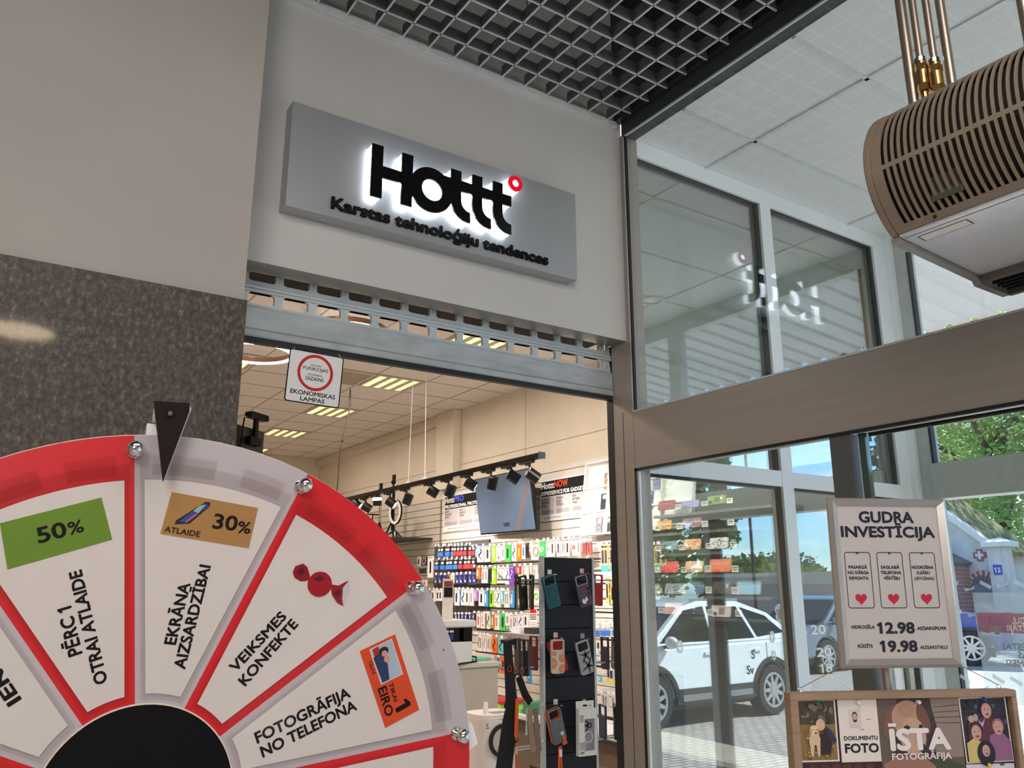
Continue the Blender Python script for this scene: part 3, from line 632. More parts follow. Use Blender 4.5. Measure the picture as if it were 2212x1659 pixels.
# photo board hanging from the poster frame
FW = mat('oak_frame', (152, 124, 100), .5, var=.12, scale=14, stretch=(1, 1, 6))
pb = thing('photo_board', 'wooden framed pinboard of photographs hanging under the silver poster frame', 'pinboard', tuple(MP @ Vector((0, -.60, -.02))))
g = G()
for (x0, y0, x1, y1) in ((-.2326, -.2165, .2296, -.2042), (-.2326, -.60, .2296, -.586), (-.2326, -.586, -.2165, -.2165), (.2186, -.586, .2296, -.2165)): g.prism(rc(x0, y0, x1, y1), MP, -.024, .002)
obj('frame', g, FW, pb, bevel=.001)
obj('backing_board', G().prism(rc(-.217, -.59, .219, -.216), MP, -.02, -.0105), mat('dark_backing', (58, 48, 44), .8), pb)
for x in (-.2072, .2006):
    g = G().tube([MP @ Vector((x + .0042 * math.cos(a), -.1988 + .0042 * math.sin(a), -.006)) for a in [2 * PI * i / 16 for i in range(16)]], .0006, 6, 0, True).cyl(MP @ Vector((x, -.2035, -.006)), MP @ Vector((x, -.2050, -.006)), .0006, n=6)
    obj('screw_eye', g, STEEL, pb)
obj('string', G().tube([MP @ Vector((-.2055, -.1955, -.006)), MP @ Vector((-.1217, -.1585, -.008)), MP @ Vector((0, -.13, -.009)), MP @ Vector((.1331, -.1625, -.008)), MP @ Vector((.199, -.1955, -.006))], .0008, 6), mat('twine', (140, 110, 104), .8), pb)
def picture(name, label, cat, x0, y0, x1, y1, z, shapes, border=0, rot=0):
    """a paper print pinned to the board: shapes = (rgb, polygon in 0..1)"""
    M = MP @ Matrix.Translation(((x0 + x1) / 2, (y0 + y1) / 2, z)) @ Matrix.Rotation(rot, 4, 'Z'); W, H = x1 - x0, y1 - y0
    g = G().prism(rc(-W / 2, -H / 2, W / 2, H / 2), M, -.0004, 0); ms = [flat((222, 210, 200))]
    for i, (rgb, P) in enumerate(shapes):
        if flat(rgb) not in ms: ms.append(flat(rgb))
        g.prism([((-.5 + border / W + p[0] * (1 - 2 * border / W)) * W, (-.5 + border / H + p[1] * (1 - 2 * border / H)) * H) for p in P], M, .00006 * (i + 1), mat=ms.index(flat(rgb)))
    o = obj(name, g, ms, origin=tuple(M @ Vector((0, 0, 0)))); return tag(o, label, cat)
full = rc(0, 0, 1, 1); random.seed(3)
leafy = [((random.choice(((96, 84, 60), (70, 60, 44), (120, 108, 84), (52, 46, 36)))), ell(random.random() * .8 + .1, .62 + random.random() * .3, .05 + .05 * random.random(), .03 + .05 * random.random(), 8)) for _ in range(26)]
gold = [((random.choice(((150, 120, 60), (120, 92, 44), (176, 142, 80), (100, 76, 40)))), ell(random.random() * .88 + .06, .04 + random.random() * .5, .025 + .03 * random.random(), .015 + .02 * random.random(), 7)) for _ in range(40)]
picture('photo_print', 'photo of a woman hugging a light dog in a park, left end of the pinboard', 'photograph', -.2150, -.3265, -.1385, -.2165, -.0085,
    [((132, 108, 66), full), ((72, 64, 50), rc(0, .6, 1, 1))] + leafy + gold + [((52, 30, 36), [(.52, .1), (.5, .42), (.62, .55), (.8, .5), (.85, .3), (.78, .1)]), ((44, 52, 78), [(.7, .58), (.82, .52), (.98, .34), (.92, .28), (.74, .42)]), ((196, 170, 140), ell(.55, .60, .13, .10, 18)), ((206, 168, 138), ell(.53, .585, .085, .075, 16)), ((206, 178, 142), [(.24, .08), (.2, .36), (.28, .5), (.46, .5), (.52, .36), (.48, .08), (.42, .06), (.4, .26), (.34, .26), (.3, .06)]), ((216, 190, 158), ell(.36, .51, .13, .085, 18)), ((176, 140, 104), ell(.25, .49, .035, .06, 10)), ((176, 140, 104), ell(.48, .48, .035, .06, 10)), ((40, 30, 28), ell(.40, .46, .03, .016, 10)), ((50, 36, 30), ell(.33, .515, .013, .01, 8)), ((50, 36, 30), ell(.42, .515, .013, .01, 8)), ((110, 34, 40), [(.5, .5), (.62, .5), (.6, .44), (.5, .45)])], .003)
dc = picture('document_photo_card', 'white card about document photos with a small bearded portrait', 'card', -.1345, -.3283, -.0555, -.2163, -.0080,
    [((206, 196, 190), rc(.26, .53, .57, .83)), ((60, 44, 40), ell(.415, .715, .072, .075, 18)), ((196, 156, 138), ell(.415, .695, .062, .066, 18)), ((40, 30, 30), ell(.415, .655, .05, .035, 14)), ((196, 156, 138), ell(.415, .675, .034, .02, 12)), ((206, 190, 186), [(.30, .54), (.34, .59), (.49, .59), (.53, .54)])])
g = G().text('DOKUMENTU', off(MP, -.0932, -.2900), .0068, .0670, 'C', -.0076, bold=.04).text('FOTO', off(MP, -.0928, -.3118), .0150, .0660, 'C', -.0076, bold=.05).text('4 cm', off(MP, -.0745, -.2545), .0019, .0085, 'C', -.0076).text('3 cm', off(MP, -.0900, -.2722), .0019, .0085, 'C', -.0076)
obj('lettering', g, NAVY, dc)
twigs = [((70, 62, 58), [(.68 + .0 * i, .88 - .06 * i), (1, .9 - .07 * i), (1, .91 - .07 * i), (.68, .887 - .06 * i)]) for i in range(4)]
bp = picture('photo_poster', 'large dog portrait poster with big white lettering on the pinboard', 'poster', -.0545, -.37, .1130, -.2168, -.0084,
    [((96, 82, 74), full), ((138, 122, 110), rc(.66, .3, 1, 1)), ((58, 48, 46), [(.25, 1), (.64, 1), (.72, .55), (.6, .4), (.9, .2), (.3, .1), (.1, .5)])] + twigs + [((64, 70, 54), [(.55, 0), (.62, .35), (.98, .2), (1, 0)]), ((148, 106, 92), [(.02, 0), (.02, .24), (.2, .33), (.5, .33), (.64, .2), (.66, 0)]), ((118, 82, 70), ell(.17, .72, .11, .22, 22, -.3)), ((178, 138, 116), ell(.36, .76, .2, .21, 26)), ((110, 74, 64), ell(.545, .75, .07, .18, 20, .25)), ((186, 150, 130), ell(.40, .55, .16, .22, 24)), ((166, 128, 108), ell(.34, .85, .1, .08, 18)), ((34, 26, 26), ell(.335, .65, .038, .028, 14)), ((34, 26, 26), ell(.505, .66, .026, .026, 14)), ((44, 36, 38), ell(.49, .42, .05, .05, 14))])
g = G().text('ISTA', off(MP, -.0335, -.3085), .0350, .1185, 'L', -.0070, bold=.06).prism(rc(-.0368, -.2680, -.0205, -.2618), MP, -.0069).text('FOTOGRĀFIJA', off(MP, -.0340, -.3262), .0105, .1200, 'L', -.0070, bold=.035)
obj('lettering', g, mat('poster_white', (226, 214, 212), .5, var=0), bp)
random.seed(5)
dots = [((random.choice(((30, 34, 50), (44, 44, 66), (66, 84, 96), (24, 26, 40)))), ell(random.random() * .9 + .05, .55 + random.random() * .4, .03 + .03 * random.random(), .02 + .03 * random.random(), 8)) for _ in range(24)]
def head(x, y, r, hair, skin=(190, 148, 136)): return [(hair, ell(x, y + r * .25, r * 1.12, r * 1.0, 18)), (skin, ell(x, y, r * .85, r * .95, 18)), ((120, 60, 60), ell(x + r * .1, y - r * .45, r * .35, r * .13, 10)), ((50, 36, 40), ell(x - r * .3, y + r * .15, r * .1, r * .08, 8)), ((50, 36, 40), ell(x + r * .35, y + r * .15, r * .1, r * .08, 8))]
picture('photo_print', 'photo of a laughing family of four in winter clothes on the pinboard', 'photograph', .1146, -.3355, .2130, -.2174, -.0078,
    [((40, 38, 54), full)] + dots + [((92, 40, 62), [(.08, .3), (.1, .62), (.3, .66), (.5, .72), (.72, .66), (.8, .4), (.8, .2)]), ((196, 188, 192), [(.34, .66), (.42, .6), (.5, .68), (.42, .54)])] + head(.55, .80, .13, (50, 36, 32)) + [((140, 92, 128), [(.5, .0), (.55, .4), (.8, .48), (1, .3), (1, 0)])] + head(.76, .52, .12, (150, 104, 96)) + [((196, 178, 110), [(.02, .0), (.02, .3), (.2, .38), (.36, .3), (.3, 0)])] + head(.26, .46, .13, (60, 36, 34)) + [((28, 28, 42), ell(.42, .13, .2, .2, 20))] + head(.42, .17, .1, (24, 24, 36)) + [((190, 148, 136), ell(.18, .68, .07, .06, 12)), ((168, 150, 142), ell(.28, .70, .055, .06, 14))], .0025, .02)
pc = picture('photo_print', 'dark reddish picture under the woman and dog photo', 'photograph', -.2140, -.40, -.0560, -.3288, -.0092, [((52, 28, 30), full)] + [((84, 40, 38), ell(.15 + .14 * i, .9, .06, .07, 9)) for i in range(6)])
picture('paper_sheet', 'white sheet below the family photo at the board edge', 'paper', .1150, -.40, .2140, -.3380, -.0086, [((206, 200, 204), full), ((60, 60, 110), ell(.75, .97, .06, .03, 10))])
for (x, y, z, rgb, nm) in ((-.1767, -.2225, -.0085, (16, 96, 92), 'dark teal push pin on the woman and dog photo'), (-.0950, -.2230, -.0080, (214, 204, 202), 'white push pin on the document photo card'), (.0283, -.2245, -.0084, (210, 206, 196), 'white push pin on the dog poster'), (.1651, -.2215, -.0078, (24, 60, 150), 'blue push pin on the family photo'), (.158, -.3385, -.0086, (214, 180, 40), 'yellow push pin on the sheet below the family photo')):
    g = G().lathe([(.0036, 0), (.0036, .0012), (.0018, .0022), (.0022, .0055), (.0038, .0066), (.0034, .0078)], MP @ Matrix.Translation((x, y, z)), 14)
    tag(obj('push_pin', g, mat('pin_%d_%d' % (rgb[0], rgb[2]), rgb, .3), smooth=40, origin=tuple(MP @ Vector((x, y, z)))), nm, 'push pin')
# ================================================================ SHOP CEILING FITTINGS
LIT = mat('lit_louvre', (240, 230, 165), .5, emit=.62, var=.12, scale=40)
LITW = mat('led_white', (255, 244, 232), .4, emit=9, var=0)
PLATE = mat('fitting_plate', (196, 184, 168), .5)
def louvre(x, y, label):
    t = thing('ceiling_light', label, 'ceiling light', (x + .267, y + .267, 3.505), group='louvre lights in the shop ceiling')
    obj('frame', G().ringp(rrect(.50, .50, .004, 2), rrect(.452, .452, .004, 2), Matrix.Translation((x + .267, y + .267, 0)), 3.510, 3.517), PLATE, t)
    for k in range(4):
        xx = x + .055 + .1155 * k
        g = G().box(xx, y + .042, 3.5125, xx + .062, y + .49, 3.5165)
        st = obj('lamp_strip', g, LIT, t)
    g = G()
    for k in range(3): xx = x + .118 + .1155 * k; g.box(xx, y + .042, 3.5115, xx + .052, y + .49, 3.5165)
    obj('louvre_blade', g, PLATE, t)
for (x, y, l) in ((3.04, 5.281, 'square louvre light seen through the slots of the roller shutter'), (3.04, 6.88, 'square louvre light right of the hanging notice'), (3.04, 8.48, 'square louvre light just below the hanging notice'), (3.04, 10.08, 'dim square louvre light above the black monitor'), (3.04, 11.66, 'farthest square louvre light, low behind the black monitor'), (1.44, 6.88, 'square louvre light at the left edge of the shop opening')):
    louvre(x, y, l)
def ring_lamp(x, y, z, r, label):
    t = thing('ring_lamp', label, 'pendant lamp', (x, y, z), group='led ring lamps')
    M = Matrix.Translation((x, y, 0)); n = 48
    obj('ring_body', G().ringp(ell(0, 0, r, n=n), ell(0, 0, r - .03, n=n), M, z + .012, z + .05), mat('ring_copper', (150, 110, 90), .35, .5), t, smooth=40)
    obj('diffuser', G().ringp(ell(0, 0, r - .001, n=n), ell(0, 0, r - .029, n=n), M, z, z + .0115), LITW, t, smooth=40)
    g = G()
    for a in (0, 2.1, 4.2): g.cyl((x + (r - .015) * math.cos(a), y + (r - .015) * math.sin(a), z + .05), (x, y, 3.517), .0015, n=5)
    obj('suspension_wire', g, STEEL, t)
ring_lamp(2.14, 5.42, 3.36, .29, 'glowing ring lamp seen through the shutter slots')
ring_lamp(1.66, 6.1, 3.30, .30, 'glowing ring lamp cut by the shutter at the left column')
g = G().ringp(rrect(.52, .52, .004, 2), rrect(.46, .46, .004, 2), Matrix.Translation((2.77, 7.15, 0)), 3.505, 3.517)
av = thing('air_vent', 'square slotted air vent in the ceiling behind the hanging notice', 'vent', (2.77, 7.15, 3.5))
obj('frame', g, PLATE, av)
g = G()
for k in range(11): y = 6.94 + .042 * k; g.add([(2.55, y, 3.517), (2.99, y, 3.517), (2.99, y + .028, 3.505), (2.55, y + .028, 3.505)], [(0, 1, 2, 3)])
obj('slat', g, mat('vent_slat', (160, 146, 128), .6), av)
tag(obj('ceiling_cable', G().tube([(3.06, 7.6, 3.518), (3.065, 7.6, 3.3), (3.03, 7.6, 3.15), (3.0, 7.6, 2.95), (2.985, 7.6, 2.9), (2.98, 7.6, 2.6), (2.96, 7.6, 2.2)], .006, 6).ball((3.005, 7.6, 2.98), .016, 8, 6), mat('brown_cable', (54, 34, 28), .6), origin=(3.06, 7.6, 3.518)), 'thin dark cable hanging from the shop ceiling beside the louvre lights', 'cable')
tl = thing('track_rail', 'long black lighting track hung on two wires in the shop', 'track', (3.3, 6.8, 2.44))
obj('rail', G().box(3.278, 4.60, 2.437, 3.322, 9.2, 2.475), BLKG, tl)
obj('end_cap', G().box(3.274, 4.585, 2.433, 3.326, 4.60, 2.479), mat('end_cap_blue_black', (40, 58, 78), .4), tl)
obj('suspension_wire', G().cyl((3.3, 6.69, 2.48), (3.288, 6.63, 3.517), .0028, n=6).cyl((3.3, 6.364, 2.48), (3.335, 6.46, 3.517), .0028, n=6), WHITE, tl)
obj('wire_grip', G().cyl((3.3, 6.69, 2.475), (3.3, 6.69, 2.492), .022, n=12).cyl((3.3, 6.364, 2.475), (3.3, 6.364, 2.492), .022, n=12), WHITE, tl)
SPOTS = [(4.709, 2.33, -.25, .9), (4.953, 2.344, .55, 1.1), (5.234, 2.329, 1.5, .25), (5.568, 2.353, -.7, 1.0), (5.898, 2.333, 1.8, .3), (6.208, 2.355, -.6, 1.0), (6.688, 2.334, 1.9, .3), (7.039, 2.33, -.8, .9), (7.358, 2.375, .0, 2.6), (7.609, 2.332, -.5, 1.0), (7.872, 2.381, -.8, 1.0)]
SB = mat('spot_black', (20, 20, 21), .35, .2)
SPL = ['spotlight at the near end of the track, pointing at the white case board', 'lit spotlight shining right, second from the near end of the track', 'spotlight in front of the screen middle, third from the near track end', 'spotlight at the left edge of the screen, fourth from the near track end', 'spotlight right of the blue titled poster, fifth from the near track end', 'spotlight left of the blue titled poster, sixth from the near track end', 'spotlight just below the two track wires, seventh from the near end', 'spotlight left of the silver tripod poles, eighth from the near track end', 'spotlight with a bright white band, ninth from the near track end', 'spotlight close to the wheel rim, tenth from the near track end', 'last visible spotlight, half hidden by the red wheel rim']
for i, (y, z, az, dn) in enumerate(SPOTS):
    t = thing('spotlight', ('black ' + SPL[i]) if i not in (1, 10) else 'black ' + SPL[i], 'spotlight', (3.3, y, 2.436), group='spotlights on the black track')
    obj('adapter', G().box(3.284, y - .01, 2.418, 3.316, y + .15, 2.4365).box(3.29, y + .03, 2.405, 3.31, y + .08, 2.418), SB, t)
    obj('arm', G().tube([(3.3, y + .05, 2.41), (3.3, y + .02, z + .055), (3.3, y, z + .03)], .008, 8), SB, t)
    d = Vector((math.cos(az), math.sin(az) * .8, -1 / max(.3, dn) * .55)).normalized()
    if i == 8: d = Vector((.1, .05, -1)).normalized()
    if i == 1: d = Vector((.72, -.42, -.55)).normalized()
    c = Vector((3.3, y, z)); Q = d.to_track_quat('Z', 'Y').to_matrix().to_4x4(); M = Matrix.Translation(c) @ Q
    obj('lamp_head', G().lathe([(.036, -.048), (.043, -.044), (.043, .048), (.039, .048), (.037, .03)], M, 24), SB, t, smooth=35)
    obj('lens', G().lathe([(.038, .034), (.0375, .042)], M, 20), LITW, t)
    if i == 8: obj('lit_band', G().lathe([(.0433, -.032), (.0437, -.028), (.0437, -.008), (.0433, -.004)], M, 24), LITW, t)
    if i in (0, 1, 3, 5, 7, 9):
        tgt = Vector((4.45, y - .1, 1.85)); lamp('track_spot_lamp', 'SPOT', c + (tgt - c).normalized() * .12, 27, (1, .92, .86), .03, aim=tgt, spot_size=1.55, spot_blend=.9)
# ================================================================ SLATWALL AND DISPLAYS ON IT
SLAT = mat('slatwall_cream', (214, 206, 196), .5, var=.03)
GRV = mat('groove_shadow', (140, 128, 112), .7)
def slatwall(name, y0, y1, z0, z1, label, m):
    g = G().box(4.47, y0, z0, 4.497, y1, z1, 1); z = z0
    while z < z1 - .02: g.box(4.455, y0, z + .007, 4.4702, y1, min(z1, z + .0755), 0); z += .0755
    o = obj(name, g, [m, GRV], origin=(4.48, (y0 + y1) / 2, z0)); o['kind'] = 'structure'; return o
slatwall('wall_slats', 4.78, 6.52, .55, 2.645, '', SLAT)
slatwall('wall_slats', 6.53, 8.15, .55, 2.615, '', SLAT)
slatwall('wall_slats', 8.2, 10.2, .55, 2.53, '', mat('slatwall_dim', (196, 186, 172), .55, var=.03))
ba = thing('base_deck', 'long white base shelf at the foot of the product wall', 'shelf', (4.3, 5.6, .0))
obj('deck_board', G().box(4.0, 3.2, .47, 4.45, 7.8, .53), WHITE, ba)
obj('price_rail', G().box(3.985, 3.2, .47, 4.0, 7.8, .50), mat('rail_dark', (60, 48, 42), .5), ba)
obj('kickboard', G().box(4.05, 3.2, 0, 4.4, 7.8, .47), mat('kick_brown', (120, 100, 84), .6), ba)
RAILM = mat('rail_black', (36, 30, 30), .4, .4)
for z, nm in ((1.778, 'under the top product row'), (1.583, 'under the second product row'), (1.36, 'under the third product row'), (1.153, 'under the fourth product row'), (.945, 'under the fifth product row')):
    t = tag(obj('display_rail', G().box(4.30, 4.2, z - .006, 4.312, 7.12, z + .006).cyl((4.31, 4.3, z), (4.455, 4.3, z), .006, n=8).cyl((4.31, 5.9, z), (4.455, 5.9, z), .006, n=8).cyl((4.31, 7.05, z), (4.455, 7.05, z), .006, n=8), RAILM, origin=(4.3, 5.9, z)), 'thin dark hook rail ' + nm + ' on the right wall', 'rail', 'hook rails on the product wall')
# screen
ty, tt, tr = math.radians(94.6), math.radians(8.6), math.radians(-1.13)
tn = Vector((math.sin(ty) * math.cos(tt), math.cos(ty) * math.cos(tt), math.sin(tt))); tA = tn.cross(Vector((0, 0, 1))).normalized(); tB = tA.cross(tn)
MT = frame((4.216, 6.504, 2.33), tA * math.cos(tr) + tB * math.sin(tr), tB * math.cos(tr) - tA * math.sin(tr))
tv = thing('wall_screen', 'tilted wall screen showing a plain blue grey picture, between two posters', 'screen', (4.3, 6.5, 2.05))
obj('bezel', G().prism(rc(-.55, -.28, .55, .28), MT, -.045, -.001), BLKG, tv, bevel=.003)
obj('display', G().prism(rc(-.54, -.265, .54, .272), MT, .0002), mat('screen_blue', (66, 80, 98), .25, emit=.34, var=.02, scale=1), tv)
g = G().prism([(.16, -.265), (.26, -.265), (.50, .10), (.52, .22), (.44, .13)], MT, .0006); obj('picture_band', g, mat('screen_band', (92, 84, 84), .3, emit=.12, var=0), tv)
g = G(); logo(g, MT @ Matrix.Translation((-.04, -.222, 0)) @ Matrix.Scale(.2, 4), .003, .004); obj('screen_logo', g, BLK, tv)
obj('wall_mount', G().box(4.295, 6.35, 2.2, 4.455, 6.65, 2.45).box(4.32, 6.2, 2.4, 4.455, 6.8, 2.46), mat('mount_dark', (56, 44, 36), .5), tv)
MX = Matrix(((0, 0, -1, 4.452), (-1, 0, 0, 0), (0, 1, 0, 0), (0, 0, 0, 1)))      # (-y, z) on the right wall, facing the room
def wallposter(y0, y1, z0, z1, title, col, sub, cols, foot, label):
    t = thing('wall_poster', label, 'poster', (4.45, (y0 + y1) / 2, z0)); W, H = y1 - y0, z1 - z0
    M = MX @ Matrix.Translation((-(y0 + y1) / 2, (z0 + z1) / 2, 0))
    obj('sheet', G().prism(rc(-W / 2, -H / 2, W / 2, H / 2), M, .003, .012), WHITE, t)
    obj('title_band', G().prism(rc(-W / 2 + .014, H / 2 - .155, W / 2 - .014, H / 2 - .014), M, .0125), BLK, t)
    obj('text_panel', G().prism(rc(-W / 2 + .014, -H / 2 + .055, -W / 6 - .006, H / 2 - .16), M, .0125).prism(rc(-W / 6 + .002, -H / 2 + .055, W / 6 - .004, H / 2 - .16), M, .0125).prism(rc(W / 6 + .004, -H / 2 + .055, W / 2 - .014, H / 2 - .16), M, .0125), mat('panel_grey', (190, 182, 182), .5), t)
    g = G(); B = M @ Matrix.Translation((0, 0, .0128)); x = -W / 2 + .026
    g.text('Hottt', off(B, x, H / 2 - .082), .056, .20, 'L', bold=.05, mat=0).text(title, off(B, x + .208, H / 2 - .082), .058, .066 * len(title), 'L', bold=.03, mat=1).text(sub, off(B, x, H / 2 - .142), .034, W - .055, 'L', bold=.06, mat=0)
    obj('title_lettering', g, [WHITE, mat('title_%d' % col[0], col, .5, emit=.1, var=0)], t)
    g = G()
    for i, c in enumerate(cols):
        xx = -W / 2 + .024 + W / 3 * i
        for j, ln in enumerate(c): g.text(ln, off(B, xx, H / 2 - .19 - .03 * j), .018, .0132 * len(ln), 'L', bold=.03)
        for j in range(3): g.prism(rc(xx, -H / 2 + .068 + .012 * j, xx + W / 3 - .05, -H / 2 + .072 + .012 * j), B, .0002)
    g.text(foot, off(B, 0, -H / 2 + .022), .013, W * .82, 'C', bold=.01)
    obj('small_lettering', g, mat('soft_ink', (92, 84, 90), .6), t)
wallposter(5.503, 6.213, 2.146, 2.525, 'NOW', (238, 66, 28), 'EXPRESSERVICE FOR GADGETS', (('VIEDIERĪČU', 'HIGIĒNISKĀ', 'APKOPE'), ('TELEFONA', 'LIGZDU', 'TĪRĪŠANA'), ('PODU', 'BATERIJU', 'MAIŅA')), 'MUMS IR INSTRUMENTI, MATERIĀLI UN PRASMES', 'white poster with a black band and orange title word, right of the screen')
wallposter(7.10, 8.073, 2.155, 2.552, 'PRO', (72, 96, 226), 'PROFESSIONAL PROTECTION', (('IERĪCĒM', 'AIZSARDZĪBA', 'EKRĀNAM'), ('STIKLS', 'AIZMUGURĒ', 'TESTIEM'), ('AIZSARDZĪBA', 'KAMERAI', 'LĒCĀM')), 'PROFESIONĀLA UZSTĀDĪŠANA, TĪRĪBA, PRECIZITĀTE', 'white poster with a black band and blue title word, left of the screen')
# phone-case board beside the orange titled poster
def case_geo(g, M, w, h, body, cam=True, d=.009, ringm=None):
    """a phone case lying in M's xy plane, camera window as a hole near the top left"""
    n = 5
    if cam:
        O = rrect(w, h, w * .16, n); zc = h * .31; cw, ch = w * .84, h * .26
        top = rrect(cw, ch, w * .1, n, 0, zc)
        out = []
        for (x, z) in top:
            dx, dz = x, z - zc; W, H = w / 2, (h / 2 - zc); s_ = min(W / max(abs(dx), 1e-6), H / max(abs(dz), 1e-6)); out.append((dx * s_, zc + dz * s_))
        # soften the outer top corners
        out2 = []
        for (x, z) in out:
            cx, cz = math.copysign(max(0, abs(x) - (w / 2 - w * .16)), x), max(0, z - (h / 2 - w * .16))
            l = math.hypot(cx, cz); k = w * .16
            if l > k: x -= cx * (1 - k / l); z -= cz * (1 - k / l)
            out2.append((x, z))
        g.ringp(out2, top, M, 0, d, body)
        zb = 2 * zc - h / 2
        L = [p for p in rrect(w, zb + h / 2, w * .16, n, 0, (zb - h / 2) / 2) if p[1] < (zb - h / 2) / 2] ; L = [(w / 2, zb)] + [(-w / 2, zb)] + sorted([p for p in L if p[0] < 0], key=lambda p: -p[1]) + sorted([p for p in L if p[0] >= 0], key=lambda p: p[1])
        g.prism(L, M, 0, d, body)
    else: g.prism(rrect(w, h, w * .16, n), M, 0, d, body)
    if ringm is not None: g.ringp(ell(0, -h * .1, w * .34, n=28), ell(0, -h * .1, w * .29, n=28), M, d + .0002, None, ringm)
    return g
wb = thing('case_display_board', 'white compartment board of phone cases at the door jamb, right of orange titled poster', 'display board', (4.4, 4.9, 1.95))
MB_ = MX @ Matrix.Translation((0, 2.60, .008)) @ Matrix.Rotation(-.13, 4, 'X') @ Matrix.Translation((0, -2.60, 0))
def bd(y, z): return (-y, z / math.cos(.1))
g = G().prism(rc(-5.48, 1.965, -4.2, 2.60), MB_, -.006, 0)
obj('back_panel', g, WHITE, wb)
g = G()
for z in (1.965, 2.155, 2.365, 2.585): g.prism(rc(-5.48, z, -4.2, z + .014), MB_, 0, .035)
for k in range(5): y = 4.2 + .32 * k; g.prism(rc(-y - .007, 1.965, -y + .007, 2.60), MB_, 0, .035)
obj('divider', g, WHITE, wb)
for (px, py, rgb, nm) in ((1310, 1040, (176, 140, 108), 'tan phone case in the top compartment of the white board'), (1307, 1086, (34, 36, 40), 'black phone case with a ring in the middle compartment of the white board'), (1301, 1138, (128, 124, 128), 'grey phone case in the bottom compartment of the white board'), (1320, 1138, (44, 46, 54), 'dark phone case beside the grey one on the white board'), (1406, 1082, (70, 96, 140), 'blue phone case on the white board seen through the window glass'), (1418, 1038, (150, 146, 190), 'lilac phone case at the top of the board behind the window glass')):
    p = at(px, py, 0, 4.40); M = MB_ @ Matrix.Translation((-p.y, p.z, .004))
    tag(obj('phone_case', case_geo(G(), M, .075, .150, 0, True, .009, 1), [mat('case_%02x%02x%02x' % rgb, rgb, .45), BLK], origin=tuple(p)), nm, 'phone case')
# shelf with creator gear on the dim slatwall
sh = thing('wall_shelf', 'dark wall shelf with tripods, ring light and bicycle left of the posters', 'shelf', (4.2, 8.95, 2.09))
obj('shelf_board', G().box(3.98, 8.36, 2.085, 4.455, 9.95, 2.105), mat('shelf_dark', (58, 48, 42), .5), sh)
obj('shelf_tags', G().box(3.975, 8.95, 2.06, 3.98, 8.99, 2.10).box(3.975, 9.2, 2.06, 3.98, 9.24, 2.10).box(3.975, 9.4, 2.06, 3.98, 9.44, 2.10), WHITE, sh)
rl = thing('ring_light', 'white oval ring light on a small black tripod on the dark shelf', 'ring light', (4.15, 8.72, 2.106))
MRL = Matrix(((0, 0, -1, 4.15), (-1, 0, 0, 8.72), (0, 1, 0, 0), (0, 0, 0, 1)))
MRL2 = Matrix.Translation((4.15, 8.72, 2.41)) @ Matrix.Rotation(.06, 4, 'Z') @ Matrix(((0, 0, -1, 0), (-1, 0, 0, 0), (0, 1, 0, 0), (0, 0, 0, 1)))
obj('light_ring', G().ringp(ell(0, 0, .135, .14, 36), ell(0, 0, .105, .11, 36), MRL2, .006, .014), WHITE, rl); obj('ring_housing', G().ringp(ell(0, 0, .14, .145, 36), ell(0, 0, .10, .105, 36), MRL2, -.012, .0055), BLK, rl)
obj('stem', G().cyl((4.15, 8.72, 2.14), (4.15, 8.72, 2.27), .008, n=10), STEEL, rl)
g = G()
for a in (0.4, 2.5, 4.6): g.cyl((4.15, 8.72, 2.20), (4.15 + .15 * math.cos(a), 8.72 + .19 * math.sin(a), 2.112), .008, n=8)
obj('tripod_leg', g, BLK, rl)
for i, (y, x, hgt, nm, bl) in enumerate(((9.28, 4.2, .62, 'tall silver tripod on the dark shelf, in front of the spotlights', STEEL), (9.02, 4.25, .70, 'black phone stand behind the ring light on the dark shelf', BLK))):
    t = thing('tripod', nm, 'tripod', (x, y, 2.106))
    obj('column', G().cyl((x, y, 2.22), (x, y, 2.1 + hgt), .011, n=12).cyl((x + .03, y + .03, 2.22), (x + .03, y + .03, 2.05 + hgt), .011, n=12), bl, t)
    g = G()
    for a in (0.2, 2.3, 4.4): g.cyl((x, y, 2.33), (x + .1 * math.cos(a), y + .12 * math.sin(a), 2.112), .010, n=8)
    obj('leg', g, BLK, t)
    obj('head', G().ball((x, y, 2.1 + hgt), .03, 10, 8).box(x - .01, y - .04, 2.12 + hgt, x + .01, y + .02, 2.19 + hgt), BLK, t)
bk = thing('bicycle', 'small white framed display bicycle on the dark shelf beside the wheel rim', 'bicycle', (4.2, 9.6, 2.106))
g = G()
for y in (9.42, 9.78): g.tube([(4.2, y + .105 * math.cos(a), 2.215 + .105 * math.sin(a)) for a in [2 * PI * i / 28 for i in range(28)]], .008, 6, 0, True)
obj('tyre', g, BLK, bk)
g = G()
for y in (9.42, 9.78):
    for i in range(10): a = 2 * PI * i / 10; g.cyl((4.2, y, 2.215), (4.2, y + .098 * math.cos(a), 2.215 + .098 * math.sin(a)), .0012, n=4)
obj('spokes', g, STEEL, bk)
obj('frame', G().tube([(4.2, 9.78, 2.215), (4.2, 9.70, 2.37), (4.2, 9.50, 2.36), (4.2, 9.42, 2.215)], .009, 8).tube([(4.2, 9.70, 2.37), (4.2, 9.61, 2.21), (4.2, 9.52, 2.36)], .009, 8), mat('bike_white', (214, 200, 170), .3, .3), bk)
obj('handlebar', G().cyl((4.2, 9.49, 2.36), (4.2, 9.485, 2.44), .008, n=8).cyl((4.12, 9.485, 2.44), (4.28, 9.485, 2.44), .008, n=8), BLK, bk)
obj('saddle', G().ball((4.2, 9.70, 2.40), .05, 12, 8, 0, (.6, 1.1, .35)), BLK, bk)
